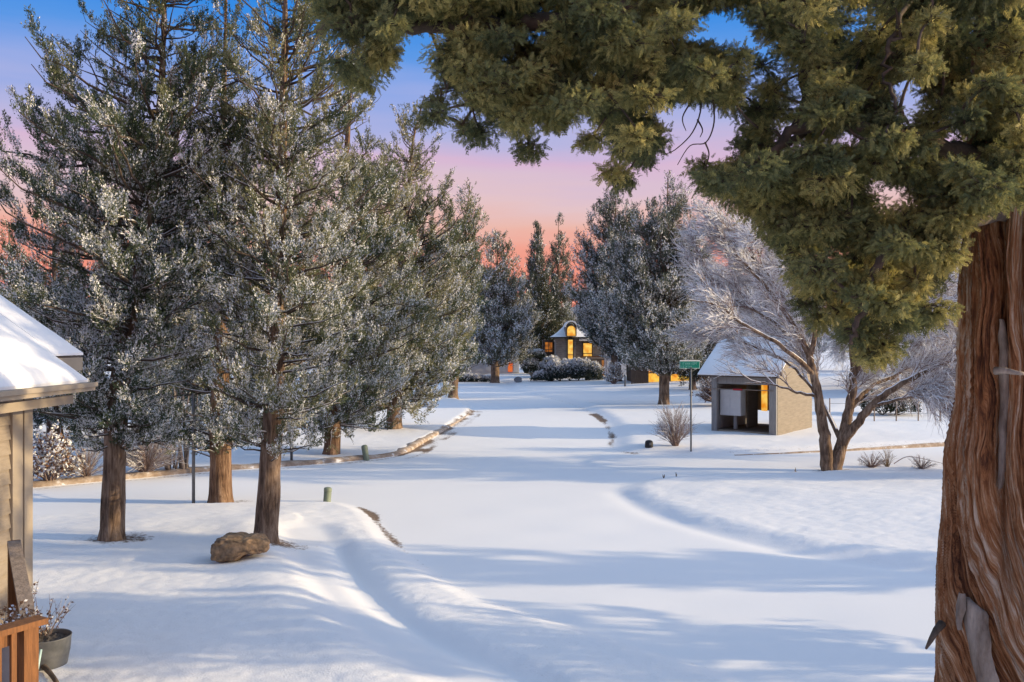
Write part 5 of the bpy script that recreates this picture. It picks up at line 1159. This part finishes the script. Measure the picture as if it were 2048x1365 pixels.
def pedestal(px, py, hpx, wpx, tilt, label, m=M_green):
    g = ground_at(px, py); s = g[1] / F; root = thing('utility_pedestal', g, label, 'utility pedestal'); root.rotation_euler = (0.02, tilt, 0.4)
    R = wpx * s / 2; H = hpx * s; th = np.arange(24) / 24 * 2 * PI
    def lathe(prof):
        V = np.array([[(r * math.cos(a), r * math.sin(a), z) for a in th] for r, z in prof]); ix = np.arange(len(prof) * 24).reshape(-1, 24)
        b = MB(); b.add(V.reshape(-1, 3), np.stack([ix[:-1], np.roll(ix, -1, 1)[:-1], np.roll(ix, -1, 1)[1:], ix[1:]], -1).reshape(-1, 4)); return b
    lathe([(R, -0.15), (R, H * 0.74), (R * 0.97, H * 0.745)]).build('body', m, root, smooth=True)
    lathe([(R * 1.06, H * 0.72), (R * 1.07, H * 0.74), (R * 1.05, H * 0.90), (R * 0.95, H * 0.96), (R * 0.6, H * 0.995), (0.001, H)]).build('cap', m, root, smooth=True)
pedestal(733, 916, 31, 12, -0.16, 'tilted green plastic pedestal behind the kerb across the street')
pedestal(654, 1004, 29, 15, 0.07, 'green plastic pedestal on the near lawn corner, right of the boulder tree')
pedestal(911, 775, 22, 8.5, 0.0, 'grey green pedestal far up the road by the round headed tree', mat('grey_green_plastic', (0.09, 0.11, 0.10), 0.6))

def boulder(px, py, w, h, label, m, seed, notch=False, depth=0.8):
    g = ground_at(px, py); s = g[1] / F; W, H = w * s, h * s; import bmesh
    bm = bmesh.new(); bmesh.ops.create_icosphere(bm, subdivisions=5, radius=1.0)
    V = np.array([v.co for v in bm.verts]); q = V.copy()
    V = np.sign(V) * np.abs(V) ** 0.62
    n1 = vnoise(q[:, 0] * 1.6 + seed, q[:, 1] * 1.6, q[:, 2] * 1.6); n2 = vnoise(q[:, 0] * 5 + seed, q[:, 1] * 5, q[:, 2] * 5); n3 = vnoise(q[:, 0] * 14 + seed, q[:, 1] * 14, q[:, 2] * 14)
    V *= (1 + 0.30 * (n1 - 0.5) + 0.20 * (n2 - 0.5) + 0.08 * (n3 - 0.5))[:, None]
    if notch:                               # big round left end, narrower right end with a hollow underneath
        V[:, 2] *= np.where(V[:, 0] > 0.1, 0.80, 1.0); V[:, 2] += np.where(V[:, 0] > 0, 0.16 * sstep(0, 0.6, V[:, 0]), 0)
        V[:, 2] += 0.22 * np.exp(-((V[:, 0] - 0.35) / 0.3) ** 2) * (V[:, 2] < -0.1)
        V[:, 1] += 0.3 * V[:, 0]
    V *= np.array([W / 2, W / 2 * depth, H / 2 * 1.0]) / np.abs(V).max(0)[None] ; V[:, 2] += H * 0.43
    for v, c in zip(bm.verts, V): v.co = c
    me = bpy.data.meshes.new('boulder'); bm.to_mesh(me); bm.free(); me.materials.append(m)
    me.polygons.foreach_set('use_smooth', [True] * len(me.polygons))
    o = bpy.data.objects.new('boulder', me); COL.objects.link(o); o.location = tuple(float(t) for t in g); return props(o, label, 'boulder')
boulder(481, 1116, 112, 52, 'brown lichen covered boulder in front of the straight juniper trunk', M_rock, 4, True)
boulder(1036, 765, 17, 12, 'small grey boulder right of the round frosted conifer at the road end', M_greyrock, 2)
boulder(897, 757, 16, 9, 'small dark boulder left of the far grey green pedestal', M_greyrock, 9)

g = ground_at(1298, 894); s_ = g[1] / F
root = thing('utility_box', g, 'small round black box sitting in snow left of the snowy twig bush', 'box')
m_ = MB(); th_ = np.arange(16) / 16 * 2 * PI; prof_ = [(8.2, -3), (8.4, 3), (8, 9), (6.5, 12), (3, 13.4), (0.01, 13.6)]
V_ = np.array([[(r * s_ * math.cos(a), r * s_ * math.sin(a), z * s_) for a in th_] for r, z in prof_]); ix_ = np.arange(len(prof_) * 16).reshape(-1, 16)
m_.add(V_.reshape(-1, 3), np.stack([ix_[:-1], np.roll(ix_, -1, 1)[:-1], np.roll(ix_, -1, 1)[1:], ix_[1:]], -1).reshape(-1, 4)); m_.build('box_body', M_black, root, smooth=True)
m_ = MB(); box(m_, (0.02, -8.3 * s_, 6.5 * s_), (4 * s_, 0.012, 5 * s_)); m_.build('label_plate', M_galv, root)

# bushes
twig_bush('twig_bush', 'fan shaped twig bush dusted with snow beside the street sign pole', ground_at(1351, 892), 1.55, 1.48, 90, 0.55, 0.007, forks=9, fan=1.0)
twig_bush('twig_bush', 'big round grey snowy bush behind the leaning juniper trunk', ground_at(292, 944), 2.0, 1.35, 150, 0.85, 0.008, forks=12)
twig_bush('leafy_bush', 'snowy bush holding brown dead leaves beside the tan house corner', ground_at(98, 962), 1.9, 1.25, 60, 0.5, 0.008, forks=6, leafy=(1500, 0.09, 0.5, M_brownleaf))
twig_bush('twig_bush', 'low dark snowy bush between the brown leafed bush and the leaning trunk', ground_at(172, 953), 1.5, 0.95, 70, 0.8, 0.007, forks=9)
def clump():
    g = ground_at(358, 938); root = thing('multi_stem_tree', g, 'clump of slim grey stems behind the near left trees', 'tree'); m = MB(); s = MB(); n = 11
    b0 = np.stack([rng.uniform(-0.5, 0.5, n), rng.uniform(-0.3, 0.3, n), np.full(n, -0.1)], 1); tp = b0 + np.stack([rng.normal(0, 0.35, n), rng.normal(0, 0.3, n), rng.uniform(2.4, 3.4, n)], 1)
    p = bez(b0, (b0 + tp) / 2 + rng.normal(0, 0.12, (n, 3)), tp, 8); R = np.linspace(0.05, 0.02, 8)[None] * rng.uniform(0.6, 1.2, (n, 1)); tubes(m, p, R, 7); m.build('trunk', M_dead, root, smooth=True)
    fb = MB(); k = 900; pos = np.repeat(tp, 82, 0)[:k] + rng.normal(0, 0.42, (min(k, n * 82), 3)); leaves(fb, pos, nrm(rvec(len(pos)) + np.array([0, 0, .5])), 7, 0.08, 0.03, 0.8, np.full(len(pos), 0.22), rng.uniform(0, .5, len(pos))); fb.build('crown', [M_jun, M_snowleaf], root)
clump()
G_dry = 'dry plants by the bare snowy tree'
for px, py, w, h, n, lab in [(1743, 935, 0.95, 0.48, 60, 'round dry bush poking from snow, nearest the bare snowy tree'), (1775, 934, 0.6, 0.6, 30, 'tall dry grass tuft between two low bushes'), (1843, 938, 0.9, 0.42, 48, 'low dry bush nearest the big cedar trunk')]:
    twig_bush('dry_bush', lab, ground_at(px, py), w, h, n, 0.25, 0.0055, forks=4, group=G_dry, m=M_grassdry if n == 30 else M_twig)
for px, py, lab in [(1327, 957, 'tiny dry twig sticking out of the road snow, bigger of two'), (1353, 954, 'tiny dry twig sticking out of the road snow, smaller of two'), (1591, 944, 'single dry stalk in the snow left of the bare tree base')]:
    twig_bush('dry_stalk', lab, ground_at(px, py), 0.13, 0.14, 7, 0.0, 0.006, forks=2, m=M_grassdry)
m_ = MB(); pts_ = np.array([ground_at(1788, 929) + (0, 0, 0.02), ground_at(1812, 929) + (0, 0, 0.22), ground_at(1840, 930) + (0, 0, 0.20), ground_at(1890, 932) + (0, 0, 0.05)]); tubes(m_, smooth_line(pts_, 4), np.linspace(0.014, 0.006, 13), 5)
props(m_.build('fallen_twig', M_twig), 'thin bent twig arching over the snow between dry bushes', 'twig')
def pxm(px, py): return ground_at(px, py)
sF = 80 / F
blob_shrub('evergreen_shrub', 'low snow dusted evergreen mound in front of the lit cottage', pxm(1140, 762), [(-2.4, 0, .3, .9, .6, .45), (-1.3, 0, .7, 1.0, .7, .95), (0, 0.2, .75, 1.1, .7, 1.0), (1.2, 0.1, .8, 1.0, .7, 1.05), (2.1, 0.2, .6, .7, .6, .9)], 5200, 0.17, 0.8, tint=(0.0, 0.35), mfol=M_far)
blob_shrub('evergreen_shrub', 'hooded snowy evergreen shrub left of the lit cottage wall', pxm(1100, 760), [(0.2, 0, 1.5, .75, .6, .5), (-0.4, 0, .9, .6, .6, .7), (-0.9, 0, .3, .5, .5, .4)], 1900, 0.17, 0.85, tint=(0.0, 0.3), mfol=M_far)
blob_shrub('evergreen_shrub', 'flat topped snowy shrub right of the small grey boulder', pxm(1068, 756), [(0, 0, 2.2, .95, .7, .42), (-0.3, 0, 1.0, .7, .6, .9)], 1700, 0.17, 0.8, tint=(0.0, 0.3), mfol=M_far)
blob_shrub('snowy_shrub', 'low snow covered hedge at the far left of the road end, by the pedestal', pxm(935, 764), [(-1.2, 0, .2, .8, .5, .35), (0, 0, .25, .8, .5, .4), (1.0, 0, .2, .7, .5, .35), (1.9, 0, .15, .5, .5, .25)], 1500, 0.16, 0.85, tint=(0.0, 0.3), mfol=M_far)
twig_bush('twig_bush', 'dark twiggy snowy bush in front of the cottage garage', ground_at(1228, 768), 1.8, 1.7, 60, 0.7, 0.02, forks=9, leafy=(700, 0.14, 0.6, M_far))
pole(1250, 773, 752, 'short post in snow right of the dark twiggy bush', 0.07, 'short_post')
twig_bush('hedge_bush', 'brown twiggy hedge glowing orange right of the street sign', ground_at(1440, 812), 2.6, 1.9, 200, 0.35, 0.012, forks=9, leafy=(1600, 0.10, 0.12, M_brownleaf))
blob_shrub('dark_shrub', 'dark evergreen shrub behind the right hand limbs of the bare tree', ground_at(1765, 830), [(0, 0, .5, .9, .7, .6), (0.9, 0, .4, .7, .6, .5)], 900, 0.12, 0.15, mfol=M_dark)
G_wire = None
fn = ground_at(1800, 845); fr_ = thing('wire_fence', fn, 'faint post and wire fence in snow behind the bare tree', 'fence')
for i in range(7):
    m_ = MB(); tubes(m_, np.array([(-3 + i * 1.0, i * 0.12, -0.1), (-3 + i * 1.0, i * 0.12, 0.95 + 0.1 * rng.random())]), np.array([0.03, 0.025]), 6); m_.build('post', M_greywood, fr_)
m_ = MB()
for z in (0.35, 0.8): tubes(m_, np.array([(-3, 0, z), (0, 0.36, z - 0.02), (3, 0.72, z)]), np.full(3, 0.008), 4)
m_.build('wire', M_pole, fr_)

# ================================================================== GROUND, KERBS, HILLS
make_ground()
make_kerb('street_kerb', dense(kerb_line[:63]), 0.42, 0.13, 1, 14.0, 0)
make_kerb('side_street_kerb', dense(side_kerb), 0.15, 0.12, -1, 9.0, 0)
def hills():
    a = np.linspace(-1.35, 1.35, 200); d = 1900.0
    hgt = 60 + 120 * vnoise(a * 3 + 5, a * 0) + 30 * vnoise(a * 11, a * 0 + 3)
    hgt *= np.where(a < 0, 1.0 , 0.55)
    rows = [(d, np.zeros_like(a) - 5), (d + 250, hgt * 0.55), (d + 500, hgt), (d + 900, hgt * 0.8), (d + 1500, np.zeros_like(a))]
    V = np.array([np.stack([np.sin(a) * r, np.cos(a) * r, h + 3 * vnoise(a * 60, a * 0 + r)], 1) for r, h in rows]); ix = np.arange(V.shape[0] * 200).reshape(-1, 200)
    m = MB(); m.add(V.reshape(-1, 3), np.stack([ix[:-1, :-1], ix[:-1, 1:], ix[1:, 1:], ix[1:, :-1]], -1).reshape(-1, 4)); props(m.build('distant_hills', M_hill, smooth=True), kind='structure')
hills()

# ================================================================== LIGHT, SKY, CAMERA
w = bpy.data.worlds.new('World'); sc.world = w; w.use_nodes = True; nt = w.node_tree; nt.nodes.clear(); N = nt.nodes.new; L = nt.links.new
out = N('ShaderNodeOutputWorld'); tc = N('ShaderNodeTexCoord'); sx = N('ShaderNodeSeparateXYZ'); L(tc.outputs['Generated'], sx.inputs[0])
# dusk bands near the horizon, bent a little by thin cloud
mp = N('ShaderNodeMapping'); mp.inputs['Scale'].default_value = (2.0, 2.0, 16.0); L(tc.outputs['Generated'], mp.inputs[0])
cn = N('ShaderNodeTexNoise'); cn.inputs['Scale'].default_value = 1.6; cn.inputs['Detail'].default_value = 4; L(mp.outputs[0], cn.inputs['Vector'])
wob = N('ShaderNodeMath'); wob.operation = 'MULTIPLY_ADD'; wob.inputs[1].default_value = 0.075; L(cn.outputs['Fac'], wob.inputs[0])
zs = N('ShaderNodeMath'); zs.operation = 'SUBTRACT'; zs.inputs[1].default_value = 0.0375; L(sx.outputs['Z'], zs.inputs[0]); L(zs.outputs[0], wob.inputs[2])
rp = N('ShaderNodeValToRGB'); e = rp.color_ramp.elements
def lin(c): return tuple(((v / 255) / 12.92 if v / 255 < 0.04045 else ((v / 255 + 0.055) / 1.055) ** 2.4) for v in c)
stops = [(0.0, (240, 136, 114)), (0.080, (243, 150, 130)), (0.105, (242, 166, 148)), (0.13, (236, 186, 174)), (0.155, (228, 196, 200)), (0.175, (218, 192, 210)), (0.195, (216, 184, 212)), (0.225, (182, 182, 224)), (0.27, (142, 168, 230)), (0.31, (90, 152, 230)), (0.36, (40, 136, 228)), (0.42, (40, 124, 218))]
e[0].position = stops[0][0]; e[0].color = (*lin(stops[0][1]), 1); e[1].position = stops[-1][0]; e[1].color = (*lin(stops[-1][1]), 1)
for p_, c_ in stops[1:-1]:
    q_ = e.new(p_); q_.color = (*lin(c_), 1)
L(wob.outputs[0], rp.inputs['Fac'])
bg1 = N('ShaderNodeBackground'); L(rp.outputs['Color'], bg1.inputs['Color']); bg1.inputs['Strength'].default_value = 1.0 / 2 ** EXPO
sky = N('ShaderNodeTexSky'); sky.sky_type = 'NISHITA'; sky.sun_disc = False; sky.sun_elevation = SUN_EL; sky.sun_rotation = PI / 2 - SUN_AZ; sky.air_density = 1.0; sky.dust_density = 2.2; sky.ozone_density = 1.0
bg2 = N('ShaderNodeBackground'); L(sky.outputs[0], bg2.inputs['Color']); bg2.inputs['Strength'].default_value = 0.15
mr = N('ShaderNodeMapRange'); mr.inputs[1].default_value = 0.385; mr.inputs[2].default_value = 0.48; mr.interpolation_type = 'SMOOTHSTEP'; L(sx.outputs['Z'], mr.inputs[0])  # brighter sky added above the view to fill the shaded snow
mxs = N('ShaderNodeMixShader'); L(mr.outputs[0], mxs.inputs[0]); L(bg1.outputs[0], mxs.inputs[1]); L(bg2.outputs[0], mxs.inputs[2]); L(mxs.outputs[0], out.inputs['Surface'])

sl = bpy.data.lights.new('sun', 'SUN'); sl.energy = 2.0; sl.angle = math.radians(0.5); sl.color = (1.0, 0.77, 0.45)
so = bpy.data.objects.new('sun', sl); COL.objects.link(so)
sd_ = Vector((math.cos(SUN_EL) * math.cos(SUN_AZ), math.cos(SUN_EL) * math.sin(SUN_AZ), math.sin(SUN_EL)))
so.rotation_euler = sd_.to_track_quat('Z', 'Y').to_euler(); so.location = (60, 0, 30)

cam = bpy.data.cameras.new('camera'); cam.sensor_width = 36.0; cam.lens = F / 2048 * 36.0; cam.clip_start = 0.1; cam.clip_end = 9000
co = bpy.data.objects.new('camera', cam); COL.objects.link(co); co.location = (0, 0, CAM_H); co.rotation_euler = (PI / 2, 0, 0); sc.camera = co
sc.view_settings.view_transform = 'Standard'; sc.view_settings.look = 'None'; sc.view_settings.exposure = EXPO; sc.view_settings.gamma = 1.0
sc.cycles.max_bounces = 8; sc.cycles.transparent_max_bounces = 8
